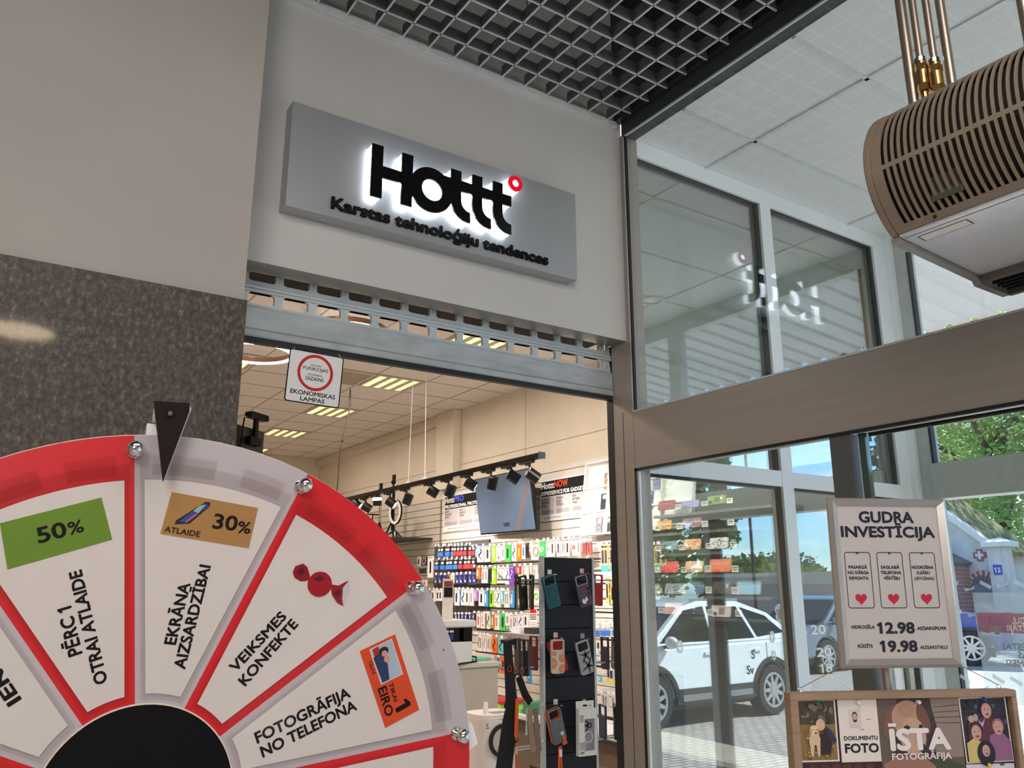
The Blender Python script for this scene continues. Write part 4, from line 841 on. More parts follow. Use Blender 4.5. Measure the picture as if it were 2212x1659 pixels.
# ---------------------------------------------------------------- packs on hooks
CNT = {}
PK = {'w': (232, 218, 212, 'white'), 'l': (150, 206, 44, 'lime'), 'g': (60, 196, 84, 'green'), 'o': (240, 112, 30, 'orange'), 'k': (44, 40, 42, 'black'), 'e': (224, 208, 190, 'beige'), 'b': (64, 150, 216, 'blue'), 'p': (120, 50, 180, 'purple'), 'r': (222, 62, 50, 'red'), 't': (104, 200, 204, 'teal'), 'v': (196, 120, 200, 'violet'), 'n': (40, 44, 110, 'navy'), 'y': (214, 184, 110, 'gold'), 's': (176, 174, 178, 'grey'), 'c': (206, 206, 210, 'clear'), 'd': (150, 96, 88, 'brown')}
ACC = {'x': (36, 34, 38), 'o': (222, 50, 40), 'g': (120, 200, 90), 'w': (238, 234, 230), 'y': (236, 214, 60), 's': (150, 146, 150), 'b': (60, 120, 200), 'r': (222, 60, 60), 't': (70, 170, 180), 'k': (20, 20, 24)}
ROWN = {}
def pack(code, px0, px1, py0, py1, row, idx, X=4.28, side='right wall', tagpx=True):
    c = PK[code[0]]; a = ACC[code[1]] if len(code) > 1 else (190, 180, 180); sty = code[2] if len(code) > 2 else '|'
    p0 = at(px0, (py0 + py1) / 2, 0, X); p1 = at(px1, (py0 + py1) / 2, 0, X); yc = (p0.y + p1.y) / 2; W = max(.02, abs(p0.y - p1.y) * .97)
    zt = at((px0 + px1) / 2, py0, 0, X).z; zb = at((px0 + px1) / 2, py1, 0, X).z; H = zt - zb
    x = X + random.uniform(-.012, .012); g = G(); M = Matrix(((0, 0, -1, x), (-1, 0, 0, yc), (0, 1, 0, (zt + zb) / 2), (0, 0, 0, 1))) @ Matrix.Rotation(random.uniform(-.03, .03), 4, 'Y') @ Matrix.Rotation(random.uniform(-.025, .025), 4, 'Z')
    g.prism(rc(-W / 2, -H / 2, W / 2, H / 2), M, -.006, .006, 0)
    q = random.random
    if sty == '|': g.prism(rrect(W * .22, H * .55, W * .1, 3, (q() - .5) * W * .2, -H * .02), M, .0062, .012, 1)
    elif sty == '~': g.tube([M @ Vector((W * .22 * math.sin(i * .9), H * (.3 - .6 * i / 8), .010)) for i in range(9)], W * .05, 5, 1)
    elif sty == '.': g.prism(ell(W * .1, -H * .28, W * .16, n=12), M, .0062, .009, 1).prism(rrect(W * .12, H * .4, W * .05, 2, -W * .12, .05 * H), M, .0062, .009, 2)
    elif sty == '-': g.prism(rc(-W * .5, -H * .5, W * .5, -H * .1), M, .0062, .014, 1).prism(ell(0, H * .12, W * .3, H * .12, 12), M, .0062, .012, 2)
    elif sty == 'o': g.ringp(ell(0, -.02 * H, W * .3, n=16), ell(0, -.02 * H, W * .2, n=16), M, .0062, .012, 1)
    elif sty == 'T': g.prism(rc(-W * .5, -H * .5, W * .5, -H * .28), M, .0062, .008, 1).prism(rrect(W * .5, H * .5, W * .12, 3, 0, .05 * H), M, .0062, .010, 2)
    g.prism(rc(-W * .4, H * .40, W * .4, H * .46), M, .0062, None, 2)
    ms = [mat('pack_' + c[3], c[:3], .45, var=.04, scale=60), mat('pack_mark_' + code[1] if len(code) > 1 else 'pack_mark', a, .4), mat('pack_soft', (150, 140, 140), .5)]
    if sty in '-T': ms[2] = mat('pack_mark_w', ACC['w'], .4) if sty == '-' else mat('pack_dark', (70, 50, 90), .4)
    return obj('accessory_pack', g, ms, origin=(x, yc, zt)), c[3], yc, zt, x
TAGM = mat('price_tag_white', (236, 226, 222), .5)
def hook(yc, zt, x, lab, grp):
    g = G().cyl((x - .05, yc, zt + .008), (4.455, yc, zt + .010), .0022, n=5, mat=1)
    g.prism(rc(-.016, -.011, .016, .011), Matrix(((0, 0, -1, x - .052), (-1, 0, 0, yc), (0, 1, 0, zt + .006), (0, 0, 0, 1))), -.001, .001, 0)
    return tag(obj('price_hook', g, [TAGM, GALV], origin=(x - .05, yc, zt)), lab, 'price tag', grp)
def row(name, grp, lst, where, f=None, hooks=True):
    f = f or (lambda X, Y: (880 + X * .1356, 1140 + Y * .1356)); tot = {}
    for c in lst: tot[PK[c[0][0]][3]] = tot.get(PK[c[0][0]][3], 0) + 1
    seen = {}
    for i, (code, X0, X1, Y0, Y1) in enumerate(lst):
        a = f(X0, Y0); b = f(X1, Y1)
        o, cn, yc, zt, x = pack(code, a[0], b[0], a[1], b[1], name, i)
        seen[cn] = seen.get(cn, 0) + 1
        pos = ('the only %s' % cn) if tot[cn] == 1 else '%s %s from the left' % (ORD[seen[cn] - 1], cn)
        tag(o, '%s pack, %s, on %s' % (cn, pos, where), 'accessory pack', grp)
        if hooks: hook(yc, zt, x, 'price tag over the %s %s pack on %s' % (ORD[seen[cn] - 1], cn, where), 'price tags on the product hooks')
row('top', 'accessory packs on the top product row', [('bw|', 1085, 1125, 300, 470), ('wxn~'[:1] + 'x~', 1132, 1232, 292, 550), ('wx|', 1237, 1325, 285, 545), ('lw|', 1350, 1425, 275, 545), ('wo.', 1430, 1498, 285, 530), ('ws|', 1502, 1565, 280, 515), ('gwo'[:1] + 'x|', 1570, 1655, 262, 540), ('wx~', 1660, 1735, 262, 525), ('oy~'[:1] + 'y|', 1738, 1818, 262, 520), ('wb|', 1822, 1885, 240, 500), ('kx|', 1888, 1930, 240, 480), ('eso', 1960, 2120, 232, 510), ('gwo', 2125, 2213, 213, 470),
    ('wso', 2216, 2276, 200, 465), ('wx|', 2282, 2345, 190, 460), ('wx|', 2375, 2430, 186, 455), ('ws|', 2436, 2498, 182, 455), ('wx|', 2520, 2590, 178, 448), ('wro', 2612, 2680, 172, 442), ('ws|', 2686, 2755, 168, 440), ('dr|', 2790, 2850, 230, 440), ('dr|', 2860, 2930, 226, 436)], 'the top wall row')
row('second', 'accessory packs on the second product row', [('ow|', 1115, 1180, 620, 815), ('ws|', 1183, 1236, 628, 882), ('ws|', 1246, 1300, 628, 882), ('kx|', 1303, 1350, 630, 870), ('lw|', 1355, 1420, 622, 900), ('ws|', 1424, 1490, 636, 885), ('wo.', 1494, 1565, 632, 885), ('wb~', 1570, 1638, 630, 902), ('pw~', 1642, 1722, 618, 912), ('rw|', 1745, 1810, 600, 745), ('es|', 1816, 1898, 605, 840), ('es|', 1904, 1985, 600, 840), ('ws|', 2008, 2072, 598, 850)], 'the second wall row')
row('third', 'accessory packs on the third product row', [('vw|', 1085, 1135, 985, 1165), ('wx|', 1140, 1230, 990, 1245), ('bw|', 1240, 1300, 985, 1256), ('lx|', 1303, 1365, 985, 1262), ('wo.', 1370, 1422, 985, 1242), ('wx~', 1426, 1490, 985, 1266), ('tw|', 1493, 1550, 985, 1176), ('ws|', 1553, 1598, 990, 1270), ('ws|', 1600, 1642, 990, 1270), ('bw|', 1645, 1690, 990, 1265), ('wgo', 1995, 2100, 978, 1200)], 'the third wall row')
row('fourth', 'accessory packs on the fourth product row', [('wr|', 1110, 1166, 1350, 1592), ('wo.', 1190, 1250, 1350, 1605), ('wx~', 1268, 1322, 1358, 1612), ('gw|', 1324, 1346, 1360, 1600), ('ow|', 1348, 1383, 1360, 1600), ('ws|', 1386, 1460, 1368, 1620), ('gx|', 1475, 1558, 1348, 1640), ('ws|', 1562, 1640, 1355, 1560), ('ws|', 1645, 1690, 1380, 1650), ('wx~', 1693, 1742, 1380, 1650), ('wb~', 1757, 1845, 1372, 1600), ('wx|', 1850, 1920, 1360, 1595)], 'the fourth wall row')
f5 = lambda X, Y: (940 + X * .1085, 1340 + Y * .1085)
row('fifth', 'accessory packs on the fifth product row', [('wx~', 850, 905, 262, 612), ('ws|', 908, 962, 265, 615), ('ws~', 975, 1030, 280, 625), ('ws|', 1034, 1085, 285, 632), ('ws|', 1090, 1140, 292, 640), ('oo~'[:1] + 'x~', 1148, 1250, 312, 652), ('tx~', 1254, 1360, 322, 668), ('ow|', 1364, 1440, 340, 680)], 'the fifth wall row', f5)
row('sixth', 'accessory packs on the sixth product row', [('bw|', 1242, 1276, 730, 1050), ('ox|', 1280, 1440, 722, 1062), ('wb|', 1842, 1890, 480, 740), ('bw|', 1846, 1925, 800, 1240)], 'the lowest wall row', f5)
A_ = [('kb-', 500 + 50 * i, 545 + 50 * i, 292 - 3 * i, 462 - 3 * i) for i in range(5)] + [('kr-', 752 + 56 * i, 800 + 56 * i, 278 - 3 * i, 450 - 2 * i) for i in range(6)]
B_ = [('kb-', 456 + 74 * i, 525 + 74 * i, 505 - 4 * i, 668 - 2 * i) for i in range(5)] + [('kr-', 830 + 66 * i, 892 + 66 * i, 490 - 3 * i, 655 - 2 * i) for i in range(4)]
C_ = [('ny.', 428 + 72 * i, 492 + 72 * i, 742, 890) for i in range(3)] + [('dx|', 645, 690, 745, 880), ('ey|', 694, 760, 730, 880)] + [('nw.', 768 + 68 * i, 832 + 68 * i, 740 - 4 * i, 892 - 4 * i) for i in range(5)]
row('left top', 'cable packs on the left rack', A_, 'the uppermost row of the cable rack')
row('left second', 'cable packs on the left rack', B_, 'the second row of the cable rack')
row('left third', 'cable packs on the left rack', C_, 'the third row of the cable rack')
row('left fourth', 'cable packs on the left rack', [('wx|', 385, 444, 985, 1180), ('wx|', 452, 515, 985, 1165), ('wx|', 518, 580, 985, 1165), ('wo.', 596, 646, 990, 1200), ('wr|', 650, 735, 985, 1200), ('wx|', 750, 828, 975, 1240), ('bw|', 830, 843, 980, 1236), ('wx~', 846, 915, 975, 1236), ('wx|', 920, 980, 975, 1240), ('ws|', 983, 1046, 975, 1244)], 'the fourth row of the cable rack')
row('left fifth', 'cable packs on the left rack', [('nw|', 770 + 54 * i, 818 + 54 * i, 1372, 1466) for i in range(6)], 'the lowest row of the cable rack')
row('dim left', 'packs on the dim rack', [('wx|', 162, 222, 458, 615), ('kso', 226, 325, 455, 605), ('wk|', 332, 418, 452, 795), ('kx|', 200, 300, 640, 730), ('eo|', 262, 330, 830, 930)], 'the dim rack by the wheel rim', hooks=False)
ra = thing('cable_rack_panel', 'dark grey backing panel behind the cable packs', 'panel', (4.44, 7.55, 1.1))
obj('panel', G().box(4.43, 7.1, 1.15, 4.454, 8.26, 2.03), mat('rack_grey', (84, 76, 76), .6), ra)
f2 = lambda X, Y: (1040 + X * .1537, 1140 + Y * .1537)
row('gold', 'gold phone protection boxes', [('yt' + 'T', 1678, 1732, 242, 612), ('ytT', 1746, 1796, 240, 610), ('ytT', 1810, 1864, 238, 608)] + [('ytT', 2140 + 80 * i, 2205 + 80 * i, 240 - 3 * i, 612) for i in range(6)], 'the upper row beside the door jamb', f2)
row('gold2', 'black and gold boxes', [('yk|', 1740, 1790, 700, 1060), ('kyo', 1795, 1826, 760, 1090), ('yk|', 1830, 1895, 760, 1080)], 'the second row beside the door jamb', f2)
row('blue blister', 'blister packs right of the stand', [('cb-', 1612 + 76 * i, 1678 + 76 * i, 1330, 1520) for i in range(4)], 'the third row beside the door jamb', f2)
f4 = lambda X, Y: (1060 + X * .1923, 1340 + Y * .1923)
row('white blister', 'blister packs right of the stand', [('wx|', 1195, 1252, 215, 345), ('bw|', 1225, 1250, 350, 480), ('tw|', 1210, 1248, 620, 690)], 'the strip right of the navy stand', f4)
row('yellow blister', 'blister packs right of the stand', [('cy' + 'T', 1297, 1340, 520, 690), ('cyT', 1345, 1392, 530, 700), ('cyT', 1398, 1448, 540, 706)], 'the fourth row beside the door jamb', f4)
row('grey blister', 'blister packs right of the stand', [('cs|', 1235 + 56 * i, 1285 + 56 * i, 790 + 12 * i, 1000 + 16 * i) for i in range(4)], 'the lowest row beside the door jamb', f4)
row('clear behind glass', 'clear packs behind the window glass', [('cs|', 2180 + 70 * i, 2240 + 70 * i, 800, 1010) for i in range(5)], 'the row behind the window glass', f2)
# notice sheet, small boxes
p = at(880 + 2000 * .1356, 1140 + 1460 * .1356, 0, 4.2); M = MX @ Matrix.Translation((-p.y, p.z, .25))
ns = thing('notice_card', 'white notice card with a red header standing in the fourth product row', 'card', (4.2, p.y, p.z - .09))
obj('card', G().prism(rc(-.055, -.09, .055, .09), M, -.001, .001), WHITE, ns)
obj('hook_wire', G().cyl(M @ Vector((0, .088, -.002)), (4.455, p.y, p.z + .09), .002, n=5), GALV, ns)
obj('header', G().prism(rc(-.05, .052, .05, .085), M, .0014), RED, ns); g = G()
for j in range(4): g.prism(rc(-.048, .036 - .013 * j, .048, .044 - .013 * j), M, .0014)
for j in range(3): g.prism(rc(-.048, -.03 - .016 * j, .046, -.027 - .016 * j), M, .0014)
obj('print_lines', g, mat('soft_ink', (92, 84, 90), .6), ns)
p = at(940 + 1890 * .1085, 1340 + 215 * .1085, 0, 4.15); tag(obj('flat_box', G().box(4.1, p.y - .12, p.z - .02, 4.2, p.y + .02, p.z + .03), mat('box_black', (52, 46, 48), .5), origin=(4.15, p.y, p.z)), 'flat black box lying across the top of the fifth product row', 'box')
ws_ = tag(obj('wire_shelf', G().box(4.08, p.y - .14, p.z - .027, 4.455, p.y + .32, p.z - .0205), GALV, origin=(4.25, p.y, p.z - .025)), 'thin wire shelf under the flat black and white boxes', 'shelf')
p2 = at(940 + 1710 * .1085, 1340 + 210 * .1085, 0, 4.15); tag(obj('flat_box', G().box(4.1, p2.y - .05, p.z - .02, 4.2, p2.y + .08, p.z + .03), WHITE, origin=(4.15, p2.y, p.z)), 'flat white box beside the flat black box in the fifth product row', 'box')
for (px, py, w_, h_, rgb, nm) in ((1090, 1498, .3, .02, (150, 206, 70), 'flat lime and white package lying on the base shelf'), (1090, 1503, .34, .015, (190, 40, 50), 'flat red package lying on the base shelf'), (1140, 1497, .2, .018, (120, 200, 90), 'green package on the base shelf behind the black straps'), (1168, 1497, .12, .06, (60, 130, 90), 'dark green packet on the base shelf beside the navy stand')):
    p = at(px, py, 0, 4.2); tag(obj('package', G().box(4.06, p.y - w_ / 2, .531 + (.034 if rgb[0] == 190 else 0), 4.36, p.y + w_ / 2, .531 + (.034 if rgb[0] == 190 else 0) + h_ * 1.6), mat('pkg_%d' % rgb[0], rgb, .45), origin=(4.2, p.y, .531)), nm, 'package')
# ================================================================ SHOP FLOOR FURNITURE
CAB = mat('cabinet_greige', (176, 168, 156), .5, var=.02)
ct = thing('counter_cabinet', 'plain greige counter cabinet behind the white air purifier', 'cabinet', (3.2, 5.5, 0))
obj('body', G().box(2.6, 5.2, .002, 3.33, 5.9, 1.0), CAB, ct)
obj('worktop', G().box(2.58, 5.18, 1.002, 3.35, 5.92, 1.03), mat('cabinet_top', (190, 182, 172), .4, var=.02), ct)
pr = thing('machine', 'white cutting machine with a dark window on the greige counter', 'machine', (2.95, 5.45, 1.031))
PRW = mat('machine_white', (204, 204, 202), .4, var=.02)
obj('lower_body', G().box(2.62, 5.23, 1.031, 3.13, 5.7, 1.175), PRW, pr, bevel=.006)
obj('lid', G().box(2.60, 5.21, 1.275, 3.15, 5.72, 1.325), PRW, pr, bevel=.008)
obj('chamber', G().box(2.63, 5.27, 1.176, 3.12, 5.69, 1.274), BLKG, pr)
obj('side_pillar', G().box(3.06, 5.235, 1.176, 3.13, 5.269, 1.274), BLKG, pr)
g = G()
for i in range(7): g.box(2.72 + .04 * i, 5.262, 1.19, 2.752 + .04 * i, 5.266, 1.235, 0).box(2.72 + .04 * i, 5.262, 1.24, 2.752 + .04 * i, 5.266, 1.255, 1)
obj('window_glimpse', g, [mat('pack_navy', (40, 44, 110), .45), WHITE], pr)
obj('round_hole', G().cyl((2.86, 5.228, 1.115), (2.86, 5.235, 1.115), .014, n=16).cyl((2.96, 5.228, 1.115), (2.96, 5.235, 1.115), .014, n=16, mat=1), [mat('hole_dark', (70, 72, 70), .6), mat('hole_grey', (140, 142, 140), .6)], pr)
tag(obj('power_cable', G().tube([(3.135, 5.3, 1.075), (3.17, 5.24, 1.065), (3.15, 5.205, 1.040), (3.0, 5.15, 1.036), (2.85, 5.16, 1.015), (2.7, 5.15, .98)], .006, 6).box(3.128, 5.28, 1.06, 3.15, 5.32, 1.09), BLK, origin=(3.135, 5.3, 1.06)), 'black power cable at the corner of the white machine', 'cable')
p = at(968, 1290, 1, 5.35)
cs = thing('card_stand', 'narrow white info stand with a dark red header on the white machine', 'stand', (p.x, 5.35, 1.326))
obj('panel', G().box(p.x - .042, 5.35, 1.326, p.x + .042, 5.362, p.z + .13), mat('stand_paper', (206, 198, 188), .5), cs)
obj('header_band', G().box(p.x - .035, 5.346, p.z + .075, p.x + .035, 5.3495, p.z + .115, 0).box(p.x - .035, 5.346, p.z - .0, p.x + .035, 5.3495, p.z + .07, 1), [mat('header_red', (120, 30, 34), .5), BLK], cs)
tag(obj('small_parcel', G().box(3.18, 5.3, 1.0305, 3.34, 5.6, 1.05), mat('parcel_green', (110, 180, 150), .5), origin=(3.26, 5.45, 1.03)), 'flat green packet on the counter beside the white machine', 'packet')
tag(obj('small_parcel', G().box(3.2, 5.62, 1.0305, 3.33, 5.8, 1.075), mat('parcel_blue', (70, 150, 210), .4), origin=(3.26, 5.7, 1.03)), 'light blue packet at the back corner of the greige counter', 'packet')
# air purifier
PUR = mat('purifier_white', (224, 212, 204), .35, var=.015)
ap = thing('air_purifier', 'white air purifier with a big black ringed round window', 'air purifier', (2.88, 4.6, 0))
AX, AY = 2.862, 4.42
def slab(w, d, r, z0, z1, y0): return G().prism(rrect(w, d, r, 6, AX, y0 + d / 2), ID, z0, z1)
obj('housing', slab(.295, .27, .09, .004, .775, AY), PUR, ap, smooth=40)
obj('top_rim', slab(.28, .255, .086, .776, .80, AY + .008), PUR, ap, smooth=40)
obj('control_panel', G().box(AX - .02, AY + .05, .8005, AX + .12, AY + .13, .803, 0).box(AX + .07, AY + .05, .8032, AX + .12, AY + .12, .8040, 1), [mat('panel_mid_grey', (132, 126, 124), .4), mat('panel_teal', (90, 190, 176), .4)], ap)
MF = frame((AX, AY, .655), (1, 0, 0), (0, 0, 1))
obj('black_ring', G().ringp(ell(0, 0, .096, n=40), ell(0, 0, .074, n=40), MF, .0005, .014), BLKG, ap, smooth=40)
obj('round_window', G().prism(ell(0, 0, .0735, n=40), MF, .001, .004), mat('purifier_window', (186, 176, 166), .3, var=.02), ap)
obj('energy_sticker', G().prism(rc(-.115, .075, -.095, .080), MF, .0008, mat=0).prism(rc(-.115, .086, -.100, .104), MF, .0008, mat=1).prism(rc(-.02, .118, .05, .121), MF, .0008, mat=1), [mat('sticker_maroon', (90, 40, 40), .5), mat('sticker_grey', (150, 130, 124), .5)], ap)
obj('top_handle', G().cyl((AX - .07, AY + .08, .80), (AX - .07, AY + .08, .835), .016, n=12).box(AX - .085, AY + .075, .835, AX - .055, AY + .08, .87), WHITE, ap)
tag(obj('cardboard_box', G().box(3.05, 4.05, .002, 3.4, 4.4, .50), mat('box_dark_brown', (70, 56, 44), .7), origin=(3.22, 4.2, 0)), 'dark box on the floor between the purifier and the navy stand', 'box')
# black monitor with a webcam, at the left edge of the opening
mo = thing('monitor', 'black monitor top edge behind the wheel at the left of the opening', 'monitor', (1.05, 4.15, 1.0))
MM = frame((1.08, 4.2, 2.18), (math.cos(-.5), math.sin(-.5), 0), (0, 0, 1))
p = at(572, 933, 1, 4.2)
MM = frame((p.x, 4.2, p.z), (.80, .60, 0), (0, 0, 1))
obj('screen_back', G().prism(rc(-.62, -.40, 0, 0), MM, -.03, 0), mat('monitor_black', (30, 29, 30), .5), mo, bevel=.004)
obj('stand', G().prism(rc(-.36, -1.0, -.28, -.2), MM, -.06, -.031).prism(rc(-.5, p.z * -1 + .004, -.14, p.z * -1 + 1.02), MM, -.20, .05), BLK, mo)
wc = thing('webcam', 'black webcam on a bracket on top of the black monitor', 'webcam', (p.x - .1, 4.14, p.z))
obj('bracket', G().prism(rc(-.105, -.05, -.08, .055), MM, .003, .02).prism(rc(-.15, -.09, -.06, -.05), MM, .003, .03), BLK, wc)
obj('camera_bar', G().prism(rrect(.145, .032, .008, 3, -.085, .064), MM, -.01, .03), BLK, wc)
obj('cable', G().tube([MM @ Vector(q) for q in ((-.155, .055, .01), (-.185, .04, .01), (-.195, -.03, .01), (-.2, -.15, .005))], .004, 6), BLK, wc)
# ---------------------------------------------------------------- navy phone-case stand
NAVYP = mat('navy_board', (13, 15, 30), .6, var=.03)
SX0, SX1, SY = 2.222, 2.528, 3.1
st = thing('case_stand', 'tall navy slatted display stand of phone cases in the shop entrance', 'display stand', (2.37, 3.2, 0))
g = G(); z = .08
for zt in (.31, .42, .52, .63, .735, .84, .945, 1.055, 1.16, 1.265, 1.37, 1.475, 1.58, 1.69): g.box(SX0 + .012, SY, z, SX1 - .012, SY + .016, zt - .004); z = zt
obj('slat_panel', g.box(SX0 + .012, SY + .017, .08, SX1 - .012, SY + .022, 1.685), NAVYP, st)
obj('edge_profile', G().box(SX0, SY - .004, .08, SX0 + .0115, SY + .024, 1.692).box(SX1 - .0115, SY - .004, .08, SX1, SY + .024, 1.692), GALV, st)
g = G()
for z in (.9, 1.05, 1.16, 1.31, 1.42, 1.55): g.cyl((SX0 - .004, SY + .004, z), (SX0 + .002, SY + .004, z), .005, n=8)
obj('edge_clip', g, WHITE, st)
obj('foot', G().cyl((2.375, SY + .115, .002), (2.375, SY + .115, .08), .26, n=32), BLK, st)
def stp(px, py, y=SY - .03): return at(px, py, 1, y)
for (px, py) in ((1186, 1236), (1256, 1234), (1199, 1372), (1257, 1374), (1199, 1516), (1260, 1516)):
    q = stp(px, py, SY - .002)
    obj('hook', G().box(q.x - .012, SY - .006, q.z - .012, q.x + .012, SY - .0005, q.z + .012).box(q.x - .008, SY - .05, q.z - .012, q.x + .008, SY - .006, q.z - .009), STEEL, st)
def arm(y, z, x0, x1):
    obj('side_arm', G().tube([(x0, y, z), (x1, y, z), (x1 - (.01 if x1 < x0 else -.01), y + .02, z + .02)], .004, 6).tube([(x0, y + .05, z), (x1, y + .05, z)], .004, 6), GALV, st)
for (z, y) in ((1.585, 3.13), (1.205, 3.13), (.87, 3.13)):
    arm(y, z, SX0, SX0 - .19); arm(y, z, SX1, SX1 + .22)
def hung(name, label, px, py, h, tilt, mats, deco=None, w=None, y=SY - .03, cat='phone case', ringm=1, cam=True, yaw=0):
    q = at(px, py, 1, y); w = w or h * .49
    M = frame((q.x, y, q.z), (math.cos(yaw), math.sin(yaw), 0), (0, 0, 1)) @ Matrix.Rotation(tilt, 4, 'Z')
    t = thing(name, label, cat, tuple(q))
    g = case_geo(G(), M, w, h, 0, cam, .009, ringm)
    if cam: g.ringp(rrect(w * .90, h * .28, w * .11, 5, 0, h * .31), rrect(w * .83, h * .255, w * .1, 5, 0, h * .31), M, .0092, .011, min(2, len(mats) - 1))
    obj('shell', g, mats, t)
    if deco: deco(t, M, w, h)
    return t
def CM(n, rgb, r=.4): return mat('shell_' + n, rgb, r, var=.02)
hung('phone_case', 'teal phone case hanging upper left on the navy stand', 1189, 1277, .150, .27, [CM('teal', (8, 78, 92)), CM('teal_dark', (6, 56, 70)), CM('teal_light', (90, 150, 156))])
def floral(t, M, w, h):
    random.seed(4); g = G()
    for i in range(34): g.prism(ell((random.random() - .5) * w * .84, -h * .46 + random.random() * h * .58, .003 + .004 * random.random(), n=9), M, .0094, None, 0)
    for i in range(16): g.prism(ell((random.random() - .5) * w * .7, -h * .40 + random.random() * h * .5, .005, .002, 9, random.random() * 3), M, .0096, None, 1)
    g.prism([(-.020, -.058), (-.022, -.045), (-.012, -.035), (-.003, -.045), (.004, -.030), (.012, -.040), (.014, -.052), (.004, -.050), (-.002, -.062)], M, .0098, None, 2)
    obj('flower_print', g, [CM('crimson', (130, 20, 50)), CM('slate', (66, 84, 92)), WHITE], t)
hung('phone_case', 'floral crimson and slate phone case hanging upper right on the navy stand', 1258, 1275, .150, .26, [CM('slate_blue', (58, 70, 82)), CM('slate_dark', (44, 60, 66)), CM('clear_rim', (190, 186, 190), .2)], floral)
hung('phone_case', 'red phone case tilted behind the orange slice case on the navy stand', 1203, 1417, .150, .34, [CM('red', (168, 14, 32)), CM('red_dark', (120, 10, 24)), CM('red', (168, 14, 32))], lambda t, M, w, h: obj('lens_ring', G().ringp(ell(-w * .24, h * .37, .011, n=20), ell(-w * .24, h * .37, .007, n=20), M, .0092, .012).ringp(ell(-w * .24, h * .22, .011, n=20), ell(-w * .24, h * .22, .007, n=20), M, .0092, .012).ringp(ell(w * .12, h * .30, .011, n=20), ell(w * .12, h * .30, .007, n=20), M, .0092, .012), CM('red_dark', (120, 10, 24)), t), cam=False, ringm=None, y=SY - .018)
def oranges(t, M, w, h):
    g = G()
    for (cx, cy, r) in ((-.4, -.2, .33), (.3, -.06, .26), (.32, -.38, .28), (-.3, .1, .2), (.42, .16, .14)):
        n = 9
        for k in range(n):
            a0 = 2 * PI * k / n + .08; a1 = 2 * PI * (k + 1) / n - .08; P = [(cx * w + .06 * r * w * math.cos((a0 + a1) / 2), cy * h + .06 * r * w * math.sin((a0 + a1) / 2)), (cx * w + r * w * math.cos(a0), cy * h + r * w * math.sin(a0)), (cx * w + r * w * math.cos((a0 + a1) / 2), cy * h + r * w * math.sin((a0 + a1) / 2)), (cx * w + r * w * math.cos(a1), cy * h + r * w * math.sin(a1))]
            g.prism([(max(-w * .48, min(w * .48, x)), max(-h * .485, min(h * .13, y))) for x, y in P], M, .0094, None, 0)
    obj('orange_slices', g, [CM('orange_slice', (214, 120, 48))], t)
hung('phone_case', 'clear phone case with orange slices hanging mid left on the navy stand', 1203, 1417, .148, .0, [CM('milky', (206, 196, 178), .25), CM('milky', (206, 196, 178), .25), CM('milky_rim', (216, 186, 150), .25)], oranges, ringm=None)
def starfish(t, M, w, h):
    g = G()
    for (cx, cy, r, a0) in ((.06, .05, .42, .3), (.14, -.27, .52, .95)):
        for k in range(5):
            a = a0 + 2 * PI * k / 5; c, s_ = math.cos(a), math.sin(a); L = r * w * 1.25; b = .075 * w
            P = [(cx * w - s_ * b, cy * h + c * b), (cx * w + c * L * .6 - s_ * b * .7, cy * h + s_ * L * .6 + c * b * .7), (cx * w + c * L, cy * h + s_ * L), (cx * w + c * L * .6 + s_ * b * .4, cy * h + s_ * L * .6 - c * b * .4), (cx * w + s_ * b, cy * h - c * b)]
            g.prism([(max(-w * .48, min(w * .48, x)), max(-h * .485, min(h * .16, y))) for x, y in P], M, .0094, .0105, 0)
    obj('starfish_print', g, [CM('starfish', (52, 48, 52))], t)
hung('phone_case', 'silver phone case with dark starfish hanging mid right on the navy stand', 1261, 1419, .152, .24, [CM('silver', (158, 156, 162), .2), CM('silver', (158, 156, 162), .2), CM('pearl_rim', (206, 206, 196), .2)], starfish, ringm=None)
ORG = CM('vivid_orange', (222, 92, 22))
def strap(t, M, w, h):
    obj('orange_back', case_geo(G(), M @ Matrix.Translation((-w * .05, h * .025, -.006)), w, h * .98, 0, True, .005), ORG, t)
    obj('strap_tab', G().prism(rc(w * .1, -h * .30, w * .32, -h * .20), M, .0095, .012, 0).prism(rc(w * .16, -h * .50, w * .34, -h * .30), M, .0095, .013, 1).prism(rc(w * .10, -h * .58, w * .40, -h * .50), M, .004, .014, 1), [STEEL, ORG], t)
q5 = hung('phone_case', 'grey phone case with orange edge and strap hanging lower left on the navy stand', 1201, 1567, .150, .27, [CM('steel_grey', (92, 98, 104)), CM('ring_grey', (116, 112, 112)), CM('rose_rim', (180, 140, 124), .2)], strap)
q = at(1210, 1612, 1, SY - .045)
tag(obj('lanyard', G().tube([(q.x - .004, SY - .045, q.z), (q.x - .006, SY - .045, q.z - .03), (q.x - .012, SY - .045, q.z - .16), (q.x - .014, SY - .045, q.z - .3)], .0045, 8, 0).tube([(q.x + .004, SY - .045, q.z), (q.x + .003, SY - .045, q.z - .03), (q.x + .008, SY - .045, q.z - .16), (q.x + .006, SY - .045, q.z - .3)], .0045, 8, 0).cyl((q.x, SY - .045, q.z - .012), (q.x, SY - .045, q.z - .042), .009, n=12, mat=1), [CM('bright_orange', (236, 92, 40)), WHITE], smooth=40, origin=tuple(q)), 'double orange cord hanging from the grey case with orange edge', 'lanyard')
